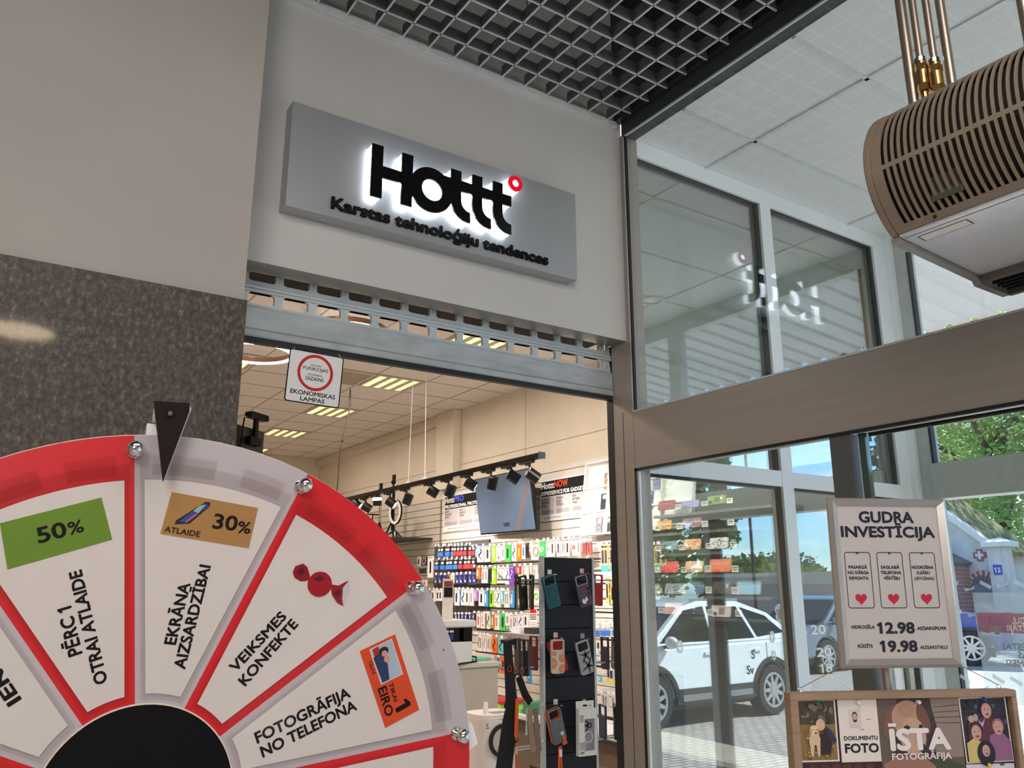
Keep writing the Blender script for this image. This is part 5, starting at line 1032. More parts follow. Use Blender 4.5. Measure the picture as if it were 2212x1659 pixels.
# white boxed case
q = at(1265, 1580, 1, SY - .05)
bx = thing('boxed_case', 'white retail box with a clear case window hanging lower right on the navy stand', 'box', tuple(q))
MQ = frame((q.x, SY - .045, q.z), (1, 0, 0), (0, 0, 1)) @ Matrix.Rotation(-.015, 4, 'Z')
W, H = .101, .196
obj('carton', G().ringp(rrect(W, H, .001, 2), rrect(.060, .132, .001, 2, .012, -.012), MQ, 0, .022).prism(rc(-W / 2, H / 2, W / 2, H / 2 + .03), MQ, 0, .002), WHITE, bx)
obj('hang_hole', G().prism(rc(-.012, H / 2 + .006, .012, H / 2 + .014), MQ, .0022), BLK, bx)
obj('clear_insert', G().prism(rc(-.018, -.078, .042, .054), MQ, .004, .012), CM('frost', (140, 134, 138), .15), bx)
obj('lens_ring', G().ringp(ell(-.004, .035, .011, n=18), ell(-.004, .035, .008, n=18), MQ, .0122, .015).ringp(ell(.016, .026, .011, n=18), ell(.016, .026, .008, n=18), MQ, .0122, .015).ringp(ell(-.004, .015, .011, n=18), ell(-.004, .015, .008, n=18), MQ, .0122, .015), BLK, bx)
obj('magnet_ring', G().ringp(ell(.010, -.022, .024, n=24), ell(.010, -.022, .021, n=24), MQ, .0122, .0135), WHITE, bx)
obj('printed_label', G().prism(rc(-.046, .042, -.024, .072), MQ, .0224), mat('label_beige', (176, 166, 156), .5), bx)
obj('printed_label', G().prism(rc(-.047, -.072, -.008, -.040), MQ, .0224, mat=0).prism(rc(-.044, -.082, -.020, -.079), MQ, .0224, mat=1).prism(rc(-.044, -.088, -.020, -.085), MQ, .0224, mat=1), [mat('label_beige', (176, 166, 156), .5), BLK], bx)
# cases and straps on the side arms
BK = CM('matt_black', (18, 18, 20), .45)
def edgecase(label, px, py, h, tilt, m, yaw, y=3.14, cam=True, deco=None):
    return hung('phone_case', label, px, py, h, tilt, m, deco, y=y, yaw=yaw, cam=cam)
sq = lambda t, M, w, h: obj('olive_patch', G().prism(rc(-w * .38, -h * .30, w * .05, -h * .14), M, .0094), CM('olive', (84, 74, 24)), t)
edgecase('dark green black phone case at the outer end of the upper left arm', 1113, 1277, .158, .05, [CM('pine', (12, 32, 40)), BK, BK], .9, 3.16)
edgecase('grey black phone case with an olive patch on the upper left arm', 1128, 1280, .155, .12, [CM('charcoal', (46, 44, 44)), BK, BK], .55, 3.12, deco=sq)
edgecase('black phone case next to the navy stand on the upper left arm', 1146, 1278, .155, .08, [BK, BK, BK], 1.15, 3.12)
edgecase('navy black phone case on the middle left arm, above the straps', 1116, 1418, .158, -.05, [CM('ink', (20, 22, 40)), BK, BK], 1.25, 3.12)
edgecase('brown black phone case on the middle left arm, above the straps', 1124, 1420, .158, -.04, [CM('umber', (30, 24, 24)), BK, BK], 1.3, 3.16)
edgecase('grey edged phone case on the middle left arm, nearest the red one', 1135, 1420, .158, -.03, [CM('graphite', (66, 62, 60)), BK, BK], 1.25, 3.13)
edgecase('dark red phone case seen edge on at the middle left arm', 1151, 1410, .150, -.02, [CM('wine', (100, 14, 26)), BK, BK], 1.4, 3.14)
edgecase('crimson phone case seen edge on at the upper right arm', 1290, 1274, .150, .06, [CM('crimson2', (150, 20, 44)), BK, BK], 1.45, 3.14)
edgecase('navy phone case seen edge on at the middle right arm', 1305, 1410, .150, .0, [CM('ink2', (26, 28, 46)), BK, BK], 1.35, 3.14)
edgecase('taupe phone case seen edge on at the end of the middle right arm', 1327, 1411, .150, .10, [CM('taupe', (104, 88, 88)), BK, BK], 1.3, 3.14)
edgecase('dark blue phone case at the lower right arm beside the white box', 1300, 1558, .150, .03, [CM('deep_blue', (18, 30, 66)), BK, BK], 1.3, 3.14)
edgecase('black phone case with an olive patch at the lower right arm by the jamb', 1326, 1558, .155, .14, [BK, BK, BK], .95, 3.14, deco=sq)
# straps
def band(label, name, pts, w, th, ms, cat, extra=None, y=3.1):
    """a flat strap through photograph pixels, lying in a plane facing the lobby"""
    P = [at(px, py, 1, y) for px, py in pts]; L = []; R = []
    for i, p in enumerate(P):
        a = P[max(0, i - 1)]; b = P[min(len(P) - 1, i + 1)]; d = (b - a).normalized(); n = Vector((d.z, 0, -d.x)); ww = w[i] if isinstance(w, (list, tuple)) else w
        L.append((p.x + n.x * ww / 2, p.z + n.z * ww / 2)); R.append((p.x - n.x * ww / 2, p.z - n.z * ww / 2))
    g = G(); M = frame((0, y, 0), (1, 0, 0), (0, 0, 1))
    for i in range(len(P) - 1): g.prism([L[i], L[i + 1], R[i + 1], R[i]], M, -th / 2, th / 2, 0)
    if extra: extra(g, P, M)
    return tag(obj(name, g, ms, origin=tuple(P[0])), label, cat)
BLS = mat('webbing_black', (14, 13, 14), .7, var=.1, scale=200)
band('wide black webbing strap hanging in front of the air purifier', 'strap', [(1096, 1385), (1100, 1450), (1106, 1525), (1101, 1560), (1088, 1665), (1082, 1720)], [.04, .045, .06, .072, .08, .082], .006, [BLS], 'strap', y=3.08)
band('black strap with a buckle loop hanging from the middle left arm', 'strap', [(1104, 1455), (1098, 1500), (1092, 1530)], [.055, .014, .016], .006, [BLS], 'strap', y=3.12)
band('black strap fanning right from the middle left arm', 'strap', [(1120, 1462), (1126, 1478), (1134, 1500), (1146, 1518)], [.03, .032, .034, .03], .006, [BLS], 'strap', y=3.14)
band('black pouch flap at the outer end of the middle left arm', 'pouch', [(1088, 1386), (1110, 1386)], [.012, .03], .05, [BLS], 'pouch', y=3.12)
g = G()
for (px, py) in ((1101, 1447), (1114, 1448), (1128, 1450)):
    p = at(px, py, 1, 3.07); g = G().tube([(p.x + .009 * math.cos(a), 3.07, p.z + (.018 if math.sin(a) > 0 else .009) * math.sin(a)) for a in [2 * PI * i / 16 for i in range(16)]], .0022, 6, 0, True)
    tag(obj('cord_loop', g, CM('rust_cord', (150, 66, 40)), origin=tuple(p)), {1101: 'rust orange cord loop, outermost under the middle left arm', 1114: 'rust orange cord loop in the middle of three under the left arm', 1128: 'rust orange cord loop closest to the navy stand'}[px], 'cord')
def ringx(g, P, M):
    p = P[3]; g.tube([(p.x + .010 * math.cos(a), p.y, p.z + .010 * math.sin(a)) for a in [2 * PI * i / 16 for i in range(16)]], .002, 6, 1, True)
band('bright orange wrist strap hanging from the lower left arm', 'wrist_strap', [(1117, 1509), (1116, 1540), (1114, 1588), (1115, 1598)], [.015, .016, .015, .006], .006, [ORG, BLS], 'strap', ringx, y=3.06)
p = at(1115, 1605, 1, 3.06); tag(obj('lanyard', G().tube([(p.x, 3.06, p.z), (p.x, 3.06, p.z - .05), (p.x + .004, 3.06, p.z - .16), (p.x + .002, 3.06, p.z - .24)], .005, 8).cyl((p.x, 3.06, p.z - .014), (p.x, 3.06, p.z - .044), .008, n=10, mat=1), [CM('cord_orange', (206, 86, 40)), CM('tan_ferrule', (190, 170, 140))], origin=tuple(p)), 'orange cord with a tan ferrule below the wrist strap', 'lanyard')
BEI = CM('beige_paper', (150, 128, 110), .7)
band('long beige paper band hanging first on the lower left arm', 'paper_band', [(1143, 1528), (1147, 1575), (1153, 1624)], .026, .004, [BEI], 'band', y=3.07)
band('long beige paper band hanging behind the first, next to the stand', 'paper_band', [(1156, 1530), (1160, 1575), (1165, 1622)], .024, .004, [CM('beige_paper2', (134, 112, 96), .7)], 'band', y=3.09)
band('clear phone strap with white tag hanging from the lower left arm', 'phone_strap', [(1138, 1530), (1137, 1558), (1137, 1588)], [.006, .004, .012], .003, [CM('pale_clear', (196, 184, 172), .3)], 'strap', y=3.06)
band('thin rust cord hanging from the lower right arm', 'cord', [(1306, 1580), (1308, 1600)], .004, .004, [CM('rust_cord', (150, 66, 40))], 'cord', y=3.12)
tag(obj('charging_cable', G().tube([at(x, y, 1, 3.3) for x, y in ((1300, 1555), (1315, 1550), (1335, 1560), (1345, 1556))], .003, 6), BLK, origin=tuple(at(1300, 1555, 1, 3.3))), 'thin black cable behind the lower right arm of the navy stand', 'cable')
# ---------------------------------------------------------------- shelves behind the vestibule glass
SHF = mat('shelf_board_grey', (96, 94, 92), .45, .2)
fa = lambda X, Y: (1370 + X * .1989, 1000 + Y * .1989)
fb = lambda X, Y: (1370 + X * .2404, 1260 + Y * .2404)
XS = 4.25
for (n, f, xa, ya, xb, yb, nm) in ((0, fa, 215, 565, 1560, 470, 'top'), (1, fa, 125, 772, 880, 742, 'second'), (2, fa, 250, 998, 880, 968, 'third'), (3, fa, 262, 1222, 1400, 1215, 'fourth'), (4, fa, 400, 1440, 1425, 1468, 'fifth'), (5, fb, 535, 298, 1110, 335, 'lowest')):
    a = at(*f(xa, ya), 0, XS); b = at(*f(xb, yb), 0, XS); z = (a.z + b.z) / 2
    sb = thing('glass_wall_shelf', nm + ' grey shelf of phone cases behind the window glass', 'shelf', (4.37, (a.y + b.y) / 2, z), group='case shelves behind the glass')
    obj('board', G().box(XS, b.y - (.3 if n not in (0, 3, 4) else .05), z - .012, 4.455, a.y, z - .0005), SHF, sb)
    obj('front_lip', G().box(XS - .006, b.y - (.3 if n not in (0, 3, 4) else .05), z - .016, XS - .0005, a.y, z + .004), SHF, sb)
struct('wall_panel', G().box(4.44, 2.73, .2, 4.4545, 2.999, 2.6).box(4.44, 3.0, .2, 4.4545, 4.779, 2.62), mat('shelf_back_dark', (64, 68, 72), .6))
SHELF = [
 (fa, 275, 445, 400, 522, (150, 34, 50), 'red', 'top', 0), (fa, 520, 710, 398, 500, (150, 144, 200), 'lavender', 'top', 1), (fa, 808, 996, 345, 462, (120, 150, 70), 'green photo printed', 'top', 4),
 (fa, 258, 410, 618, 735, (214, 150, 50), 'gold marbled', 'second', 2), (fa, 540, 732, 590, 715, (140, 70, 84), 'floral clear', 'second', 3),
 (fa, 300, 482, 842, 955, (100, 124, 134), 'blue grey', 'third', 1), (fa, 545, 728, 822, 950, (214, 132, 40), 'orange marbled', 'third', 2), (fa, 835, 1022, 805, 940, (206, 200, 200), 'white swirl', 'third', 3),
 (fa, 305, 482, 1068, 1195, (220, 40, 60), 'bright red', 'fourth', 1), (fa, 570, 752, 1064, 1192, (222, 172, 136), 'peach', 'fourth', 1), (fa, 835, 1056, 1040, 1192, (226, 100, 40), 'clear orange', 'fourth', 0),
 (fa, 350, 562, 1308, 1425, (150, 152, 170), 'clear silver', 'fifth', 3), (fa, 582, 762, 1284, 1425, (76, 106, 140), 'slate blue', 'fifth', 1), (fa, 870, 1062, 1288, 1425, (70, 66, 62), 'smoky black', 'fifth', 4), (fa, 1130, 1378, 1280, 1432, (136, 184, 206), 'light blue', 'fifth', 0),
 (fb, 285, 430, 180, 278, (220, 168, 140), 'pale peach', 'lowest', 0), (fb, 530, 642, 195, 282, (58, 58, 62), 'black ringed', 'lowest', 3), (fb, 704, 872, 200, 302, (224, 204, 204), 'pink white', 'lowest', 4)]
for (f, xa, xb, ya, yb, rgb, nm, shn, sty) in SHELF:
    a = at(*f(xa, yb), 0, XS + .03); b = at(*f(xb, ya), 0, XS + .03); L = a.y - b.y; H = abs(b.z - a.z); yc = (a.y + b.y) / 2
    M = Matrix(((0, 0, -1, XS + .02), (-1, 0, 0, yc), (0, 1, 0, a.z + H / 2 + .002), (0, 0, 0, 1))) @ Matrix.Rotation(-.22, 4, 'X')
    t = thing('phone_case', nm + ' phone case on its side on the %s shelf behind the glass' % shn, 'phone case', (XS + .03, yc, a.z))
    obj('shell', G().prism(rrect(L, H, min(H, L) * .14, 4), M, -.010, .0), mat('gcase_%02x%02x%02x' % rgb, rgb, .3, var=.03), t)
    g = G(); dk = flat((30, 30, 34)); lt = flat((210, 206, 206)); md = flat(tuple(int(c * .6) for c in rgb))
    if sty in (0, 1): g.prism(rc(-L * .5, H * .12, L * .5, H * .14), M, .0004, None, 1)
    if sty == 1: 
        for i in range(3): g.prism(ell(-L * .38 + i * L * .09, -H * .34, L * .03, H * .05, 10), M, .0004, .003, 0)
    if sty in (2, 3):
        random.seed(len(nm) + xa)
        for i in range(16):
            u, v = (random.random() - .5) * .82 * L, (random.random() - .5) * .8 * H; g.prism(ell(u, v, L * .09, H * .035, 10, random.random() * 3), M, .0004 + i * .00002, None, i % 3)
    if sty == 3: g.ringp(ell(L * .05, 0, H * .26, n=20), ell(L * .05, 0, H * .2, n=20), M, .0012, None, 0)
    if sty == 4: g.prism(rc(-L * .1, -H * .3, L * .2, H * .3), M, .0004, None, 2).prism(rc(-L * .42, -H * .4, -L * .2, -H * .1), M, .0006, None, 0).prism(rc(L * .22, H * .0, L * .34, H * .3), M, .0006, None, 1)
    if not g.v: g.prism(rc(-L * .4, -H * .38, -L * .3, -H * .28), M, .0004, None, 0)
    obj('case_print', g, [dk, lt, md], t)
TG = [(fa, 448, 503, 445, 502, 'red case on the top shelf'), (fa, 733, 793, 412, 470, 'lavender case on the top shelf'), (fa, 1008, 1065, 378, 440, 'green printed case on the top shelf'), (fa, 232, 282, 685, 738, 'window edge on the second shelf'), (fa, 464, 522, 655, 722, 'gold marbled case on the second shelf'), (fa, 735, 797, 625, 697, 'floral case on the second shelf'), (fa, 1018, 1082, 612, 680, 'empty end of the second shelf'), (fa, 232, 287, 902, 957, 'blue grey case, left of it'), (fa, 488, 543, 888, 948, 'blue grey case, right of it'), (fa, 782, 838, 868, 932, 'orange marbled case on the third shelf'), (fa, 1048, 1108, 852, 918, 'white swirl case on the third shelf'), (fa, 229, 281, 1133, 1192, 'bright red case, left of it'), (fa, 512, 567, 1128, 1192, 'bright red case, right of it'), (fa, 768, 830, 1113, 1187, 'peach case on the fourth shelf'), (fa, 1062, 1128, 1113, 1187, 'clear orange case on the fourth shelf'), (fa, 245, 300, 1358, 1412, 'clear silver case, left of it'), (fa, 498, 556, 1353, 1417, 'clear silver case, right of it'), (fa, 778, 838, 1343, 1417, 'slate blue case on the fifth shelf'), (fa, 1063, 1132, 1348, 1427, 'smoky black case on the fifth shelf'), (fb, 220, 268, 220, 268, 'pale peach case on the lowest shelf'), (fb, 663, 712, 233, 290, 'black ringed case on the lowest shelf'), (fb, 912, 966, 238, 300, 'pink white case on the lowest shelf')]
for (f, xa, xb, ya, yb, nm) in TG:
    a = at(*f(xa, yb), 0, XS - .03); b = at(*f(xb, ya), 0, XS - .03); g = G().box(XS - .032, b.y, a.z, XS - .028, a.y, b.z, 0); H = b.z - a.z
    for k in (.3, .55, .72): g.box(XS - .0332, b.y + .006, a.z + H * k, XS - .032, a.y - .008, a.z + H * k + .004, 1)
    tag(obj('price_card', g, [mat('price_card_cream', (226, 220, 206), .5), mat('soft_ink', (92, 84, 90), .6)], origin=(XS - .03, (a.y + b.y) / 2, a.z)), 'small cream price card by the ' + nm, 'price card', 'price cards behind the glass')
p = at(1414, 1378, 1, 2.70); tag(obj('door_sensor', G().box(p.x - .026, 2.665, p.z - .026, p.x + .026, 2.70, p.z + .026, 0).cyl((p.x + .008, 2.664, p.z - .012), (p.x + .008, 2.666, p.z - .012), .004, n=10, mat=1), [BLK, WHITE], origin=tuple(p)), 'small square black device behind the left edge of the window glass', 'device')
# lettering on the vestibule glass
DEC = mat('decal_grey', (96, 100, 106), .5, var=0); PALE = mat('decal_pale', (240, 244, 240), .5, var=0)
MG = frame((0, 2.6205, 0), (1, 0, 0), (0, 0, 1))
def decal(body, x, z, cap, m, label, w_=None): tag(obj('glass_lettering', G().text(body, off(MG, x, z), cap, w_, 'C', 0, bold=.02), m, origin=(x, 2.62, z)), label, 'decal')
decal('S', 3.060, 1.237, .036, DEC, 'grey letter on the glass over the reflected car door, upper one'); decal('Sv', 3.035, 1.172, .036, DEC, 'grey two letter day on the glass over the reflected car sill')
decal('20', 3.545, 1.330, .042, PALE, 'pale number on the narrow glass pane left of the poster', .11); decal('20', 3.575, 1.225, .04, PALE, 'pale number on the narrow glass pane, second line', .11); decal('18', 3.58, 1.15, .04, PALE, 'pale number on the narrow glass pane, third line', .09)
decal('0', 3.201, 1.302, .05, PALE, 'pale zero on the glass above the reflected rear wheel'); decal('0', 3.203, 1.225, .04, PALE, 'pale zero on the glass at the reflected wheel arch'); decal('0', 2.602, 1.28, .05, PALE, 'pale zero on the glass at the left of the reflected car')
# posters and strips on the facade glass
fp = thing('window_poster', 'pale poster with a red band stuck on the door glass, seen from behind', 'poster', (2.368, 1.05, 1.29))
KF = .5262; MFA = Matrix(((0, 0, -1, 2.3685), (KF, 0, 0, 0), (0, KF, 0, 1.55 * (1 - KF)), (0, 0, 0, 1)))     # on the sliding door: reads reversed from the lobby
hz = glass('backlit_paper', (.72, .79, .79), .0, .3, .1, .38)
obj('sheet', G().prism(rc(1.6, .98, 2.348, 1.525), MFA, .0), hz, fp)
rz = glass('backlit_red', (.80, .36, .36), .0, .2, .1, .35); rz.node_tree.nodes['Translucent BSDF'].inputs['Color'].default_value = (.62, .2, .22, 1)
obj('red_band', G().prism(rc(1.6, 1.326, 2.341, 1.424), MFA, .0006), rz, fp)
g = G()
def mir(g, body, y, z, cap, al='R'): g.text(body, off(MFA, y, z) , cap, None, al, .0012, bold=.03)
mir(g, 'BU,', 2.165, 1.374, .030); mir(g, 'ADĪTĀJI!', 2.196, 1.338, .026)
obj('band_lettering', g, WHITE, fp); g = G()
mir(g, 'ESTAS', 2.233, 1.245, .030); mir(g, 'AS', 2.16, 1.206, .030); mir(g, 'ĪMES!', 2.222, 1.165, .030)
obj('lettering', g, mat('ghost_grey', (130, 146, 146), .5), fp)
dk_ = thing('parking_sticker', 'small pale sticker marked two hours on the red band of the window poster', 'sticker', (2.367, 1.195, 1.43))
obj('plate', G().prism(rrect(.105, .052, .008, 4, 2.275, 1.335), MFA, .0022), glass('backlit_plate', (.7, .74, .74), 0, .2, .1, .6), dk_)
g = G(); mir(g, '2h', 2.312, 1.323, .024); g.prism(rrect(.026, .040, .004, 3, 2.246, 1.335), MFA, .0030); obj('marking', g, mat('ghost_grey', (130, 146, 146), .5), dk_)
fs = thing('frosted_strips', 'slanted pale frosted strips stuck across the door glass', 'decal', (2.366, 1.15, 1.47))
g = G()
random.seed(11)
for zc in (1.575, 1.43, 1.08):
    for k in range(7):
        y = 1.9 + .085 * k; z = zc + random.uniform(-.02, .02); s_ = random.choice((-1, 1)); P = [(y, z), (y + .055, z + .03 * s_), (y + .06, z + .012 * s_), (y + .008, z - .018)]
        g.prism(P, MFA, .0036)
obj('strip', g, glass('frost', (.8, .84, .84), 0, .2, .1, .5), fs)
# ================================================================ OUTSIDE
TYRE = mat('tyre_rubber', (38, 38, 40), .8); ALLOY = mat('alloy_rim', (196, 198, 202), .25, .8, var=.02); CLAD = mat('black_cladding', (48, 50, 54), .6)
CARGL = mat('car_window', (22, 28, 32), .06, var=0, spec=.7); HEADL = mat('lamp_clear', (210, 214, 218), .1, .3)
def car(name, label, loc, rotz, paint, s=1.0, wb=2.54, bed=False, clad=True, r=.36):
    """nose toward local +x; both sides modelled"""
    t = thing(name, label, 'car', loc, rotz); f = wb / 2; A = .43 * r / .36
    def arch(cx): return [(cx + A * math.cos(a), .34 + A * math.sin(a)) for a in [PI * (1 - i / 12) for i in range(13)]]
    if bed: side = [(-2.5, .45)] + [p for p in arch(-f)] + arch(f) + [(2.35, .45), (2.42, .75), (2.38, 1.08), (2.2, 1.18), (1.25, 1.24), (-.55, 1.24), (-.6, 1.22), (-2.5, 1.2)]
    else: side = [(-2.06, .36)] + arch(-f) + arch(f) + [(2.1, .34), (2.2, .62), (2.14, .86), (1.9, .98), (1.15, 1.06), (-1.6, 1.10), (-2.08, 1.06), (-2.18, .8)]
    MX_ = Matrix(((1, 0, 0, 0), (0, 0, 1, 0), (0, 1, 0, 0), (0, 0, 0, 1)))
    g = G().prism(side, MX_, -.90, .90)
    obj('body_shell', g, paint, t, local=True, bevel=.05, smooth=40)
    top = [(1.30, 1.04), (.45, 1.58), (.1, 1.66), (-.8, 1.65), (-1.45, 1.47), (-2.05, 1.07)] if not bed else [(1.32, 1.22), (.72, 1.76), (.4, 1.82), (-.35, 1.82), (-.52, 1.7), (-.58, 1.22)]
    zb = 1.04 if not bed else 1.22; yy = lambda z: .875 - .30 * (z - zb)
    V = [(x, s_ * yy(z), z) for s_ in (1, -1) for x, z in top]; n = len(top)
    obj('cabin', G().add(V, [tuple(range(n)), tuple(range(2 * n - 1, n - 1, -1))] + [(i, (i + 1) % n, n + (i + 1) % n, n + i) for i in range(n)]), paint, t, local=True, bevel=.03, smooth=30)
    wins = ([[(1.08, 1.11), (.46, 1.53), (.02, 1.59), (.02, 1.11)], [(-.05, 1.11), (-.05, 1.58), (-.72, 1.575), (-.95, 1.12)], [(-1.02, 1.13), (-.80, 1.565), (-1.34, 1.43), (-1.68, 1.18)]] if not bed else [[(1.1, 1.28), (.72, 1.66), (.36, 1.72), (.36, 1.28)], [(.28, 1.28), (.28, 1.72), (-.36, 1.72), (-.45, 1.28)]])
    for s_ in (1, -1):
        for P in wins: obj('side_window', G().add([(x, s_ * (yy(z) + .006), z) for x, z in P] + [(x, s_ * (yy(z) - .01), z) for x, z in P], [(0, 1, 2, 3), (7, 6, 5, 4)] + [(i, (i + 1) % 4, 4 + (i + 1) % 4, 4 + i) for i in range(4)]), CARGL, t, local=True)
        g = G()
        for x in ((-.02, -1.16) if not bed else (.32, -.5)): g.box(x - .004, s_ * .899, .5, x + .004, s_ * .904, 1.05)
        obj('door_gap', g, CLAD, t, local=True)
        for x in ((.18, -.92) if not bed else (.45, -.3)): obj('door_handle', G().box(x - .09, s_ * .90, .93, x + .06, s_ * .925, .965).prism(ell(x, .93, .08, .035, 14), MX_, s_ * .9, s_ * .904), paint, t, local=True)
        obj('mirror', G().ball((1.0, s_ * 1.0, 1.12), .12, 12, 8, 0, (.6, .9, .7)).box(.96, s_ * .86, 1.04, 1.02, s_ * 1.0, 1.08, 1), [paint, CLAD], t, local=True, smooth=40)
        if clad:
            g = G()
            for cx in (-f, f): 
                O = [(cx + (A + .07) * math.cos(a), .34 + (A + .07) * math.sin(a)) for a in [PI * i / 16 for i in range(17)]]; I_ = [(cx + A * math.cos(a), .34 + A * math.sin(a)) for a in [PI * i / 16 for i in range(17)]]
                for i in range(16): g.prism([O[i], O[i + 1], I_[i + 1], I_[i]], MX_, s_ * .88, s_ * .915)
            g.box(-f + A, s_ * .87, .30, f - A, s_ * .915, .50).box(-f + A + .1, s_ * .90, .34, f - A - .1, s_ * .93, .42, 1)
            obj('cladding', g, [CLAD, mat('sill_silver', (150, 152, 156), .35, .6)], t, local=True)
            obj('roof_rail', G().box(-.85, s_ * .62, 1.65, .2, s_ * .65, 1.69), ALLOY, t, local=True)
        obj('tail_lamp', G().box(-2.19 if not bed else -2.51, s_ * .62, .85, -2.10 if not bed else -2.46, s_ * .9, 1.02), mat('lamp_red', (150, 20, 20), .2), t, local=True)
        obj('head_lamp', G().box(2.05 if not bed else 2.3, s_ * .55, .74, 2.2 if not bed else 2.42, s_ * .86, .88), HEADL, t, local=True)
        for cx in (-f, f):
            y0 = s_ * .90; Mw_ = Matrix(((1, 0, 0, cx), (0, 0, s_, 0), (0, 1, 0, r), (0, 0, 0, 1)))
            wh = obj('wheel', G().lathe([(r * .66, .68), (r * .97, .68), (r, .71), (r, .88), (r * .96, .905), (r * .72, .91), (r * .69, .84)], Mw_, 32), TYRE, t, local=True, smooth=40)
            g = G().ringp(ell(0, 0, r * .70, n=32), ell(0, 0, r * .60, n=32), Mw_, .86, .905)
            for k in range(9):
                a = 2 * PI * k / 9; c, q = math.cos(a), math.sin(a); w0, w1 = .035, .022
                g.prism([(.05 * c - w0 * q, .05 * q + w0 * c), (r * .62 * c - w1 * q, r * .62 * q + w1 * c), (r * .62 * c + w1 * q, r * .62 * q - w1 * c), (.05 * c + w0 * q, .05 * q - w0 * c)], Mw_, .87, .90)
            g.prism(ell(0, 0, .07, n=16), Mw_, .86, .905); rim = obj('rim', g, ALLOY, wh, local=True)
    obj('windscreen', G().add([(1.22, .78, zb + .08), (1.22, -.78, zb + .08), (.52 if not bed else .78, -.66, 1.57 if not bed else 1.72), (.52 if not bed else .78, .66, 1.57 if not bed else 1.72)], [(0, 1, 2, 3)]).add([(1.24, .78, zb + .09), (1.24, -.78, zb + .09), (.54 if not bed else .8, -.66, 1.58 if not bed else 1.73), (.54 if not bed else .8, .66, 1.58 if not bed else 1.73)], [(0, 1, 2, 3)]), CARGL, t, local=True)
    obj('underbody', G().box(-2.0, -.8, .22, 2.0, .8, .36), CLAD, t, local=True)
    if bed: obj('bed_opening', G().box(-2.4, -.78, 1.205, -.75, .78, 1.215), CLAD, t, local=True)
    return t
car('car', 'white sport utility car mirrored in the window glass by the door', (9.15, -4.2, -.3), PI - .04, mat('car_white', (235, 237, 240), .18, coat=.6, var=.01))
car('car', 'pale blue grey car mirrored in the narrow glass left of the heart poster', (17.6, -7.55, -.3), PI - .02, mat('car_blue_grey', (128, 142, 160), .2, .3, coat=.6, var=.01), clad=False)
car('pickup_truck', 'blue pickup truck parked outside behind the heart poster', (20.93, 12.79, -.3), math.atan2(-.89, .45), mat('car_blue', (36, 66, 150), .2, .3, coat=.6, var=.01), bed=True, wb=3.0, r=.42)
# chapel-like house across the street
STC = mat('old_stucco', (206, 194, 178), .85, var=.16, scale=1.6, bump=.2)
def brickm():
    m = mat('red_brick', (150, 84, 70), .85, var=0); t = m.node_tree; b = t.nodes['Principled BSDF']; br = t.nodes.new('ShaderNodeTexBrick'); tc = t.nodes.new('ShaderNodeTexCoord'); mp = t.nodes.new('ShaderNodeMapping'); mp.inputs['Rotation'].default_value = (PI / 2, 0, PI / 2)
    t.links.new(tc.outputs['Object'], mp.inputs['Vector']); t.links.new(mp.outputs['Vector'], br.inputs['Vector']); br.inputs['Scale'].default_value = 1; br.inputs['Brick Width'].default_value = .28; br.inputs['Row Height'].default_value = .1; br.inputs['Mortar Size'].default_value = .012
    br.inputs['Color1'].default_value = L3((164, 90, 76)); br.inputs['Color2'].default_value = L3((140, 72, 60)); br.inputs['Mortar'].default_value = L3((206, 190, 178))
    t.links.new(br.outputs['Color'], b.inputs['Base Color']); return m
BRICK = brickm()
XH, K = 30.0, 30 / 24.0
def hz_(y, z): return (y * K, 1.55 + (z - 1.55) * K)
ho = thing('gable_house', 'old grey stucco gable house with a small brick cross, across the street', 'house', (XH, 16, -.3))
MHO = Matrix(((0, 0, 1, XH), (1, 0, 0, 0), (0, 1, 0, 0), (0, 0, 0, 1)))
gab = [hz_(11.88, 0), hz_(11.88, 2.66), hz_(13.9, 4.35), hz_(15.9, 2.66), hz_(15.9, 0)]; gab = [(a, max(b, -.3)) if i not in (0, 4) else (a, -.3) for i, (a, b) in enumerate(gab)]
obj('gable_wall', G().prism(gab, MHO, 0, 2.5), STC, ho)
e0, e1 = hz_(11.70, 2.72), hz_(13.9, 4.56); r0, r1 = hz_(11.75, 2.55), hz_(13.9, 4.36)
obj('gable_coping', G().prism([e0, e1, r1, r0], MHO, -.18, .12), mat('coping_stone', (226, 216, 200), .8), ho)
ROOF = mat('mossy_roof', (128, 118, 66), .9, var=.45, scale=2.2, bump=.3)
obj('roof', G().prism([(e0[0] - .3, e0[1] - .25), e1, (e1[0], e1[1] - .15), (e0[0] - .3, e0[1] - .4)], MHO, .125, 2.6), ROOF, ho)
p0 = hz_(11.42, 0); p1 = hz_(11.86, 2.66)
obj('corner_pier', G().box(XH - .25, p0[0], -.3, XH + .35, p1[0], p1[1]), STC, ho)
a, b = hz_(11.27, 2.70), hz_(11.95, 2.78); ap_ = hz_(11.58, 2.92); cxm = (a[0] + b[0]) / 2
obj('pier_cap', G().box(XH - .4, a[0], a[1] - .06, XH + .5, b[0], b[1]).add([(XH - .4, a[0], b[1]), (XH - .4, b[0], b[1]), (XH + .5, b[0], b[1]), (XH + .5, a[0], b[1]), (XH + .05, cxm, ap_[1])], [(0, 1, 4), (1, 2, 4), (2, 3, 4), (3, 0, 4)]), mat('coping_stone', (226, 216, 200), .8), ho)
c = hz_(12.16, 2.445); u = .085 * K
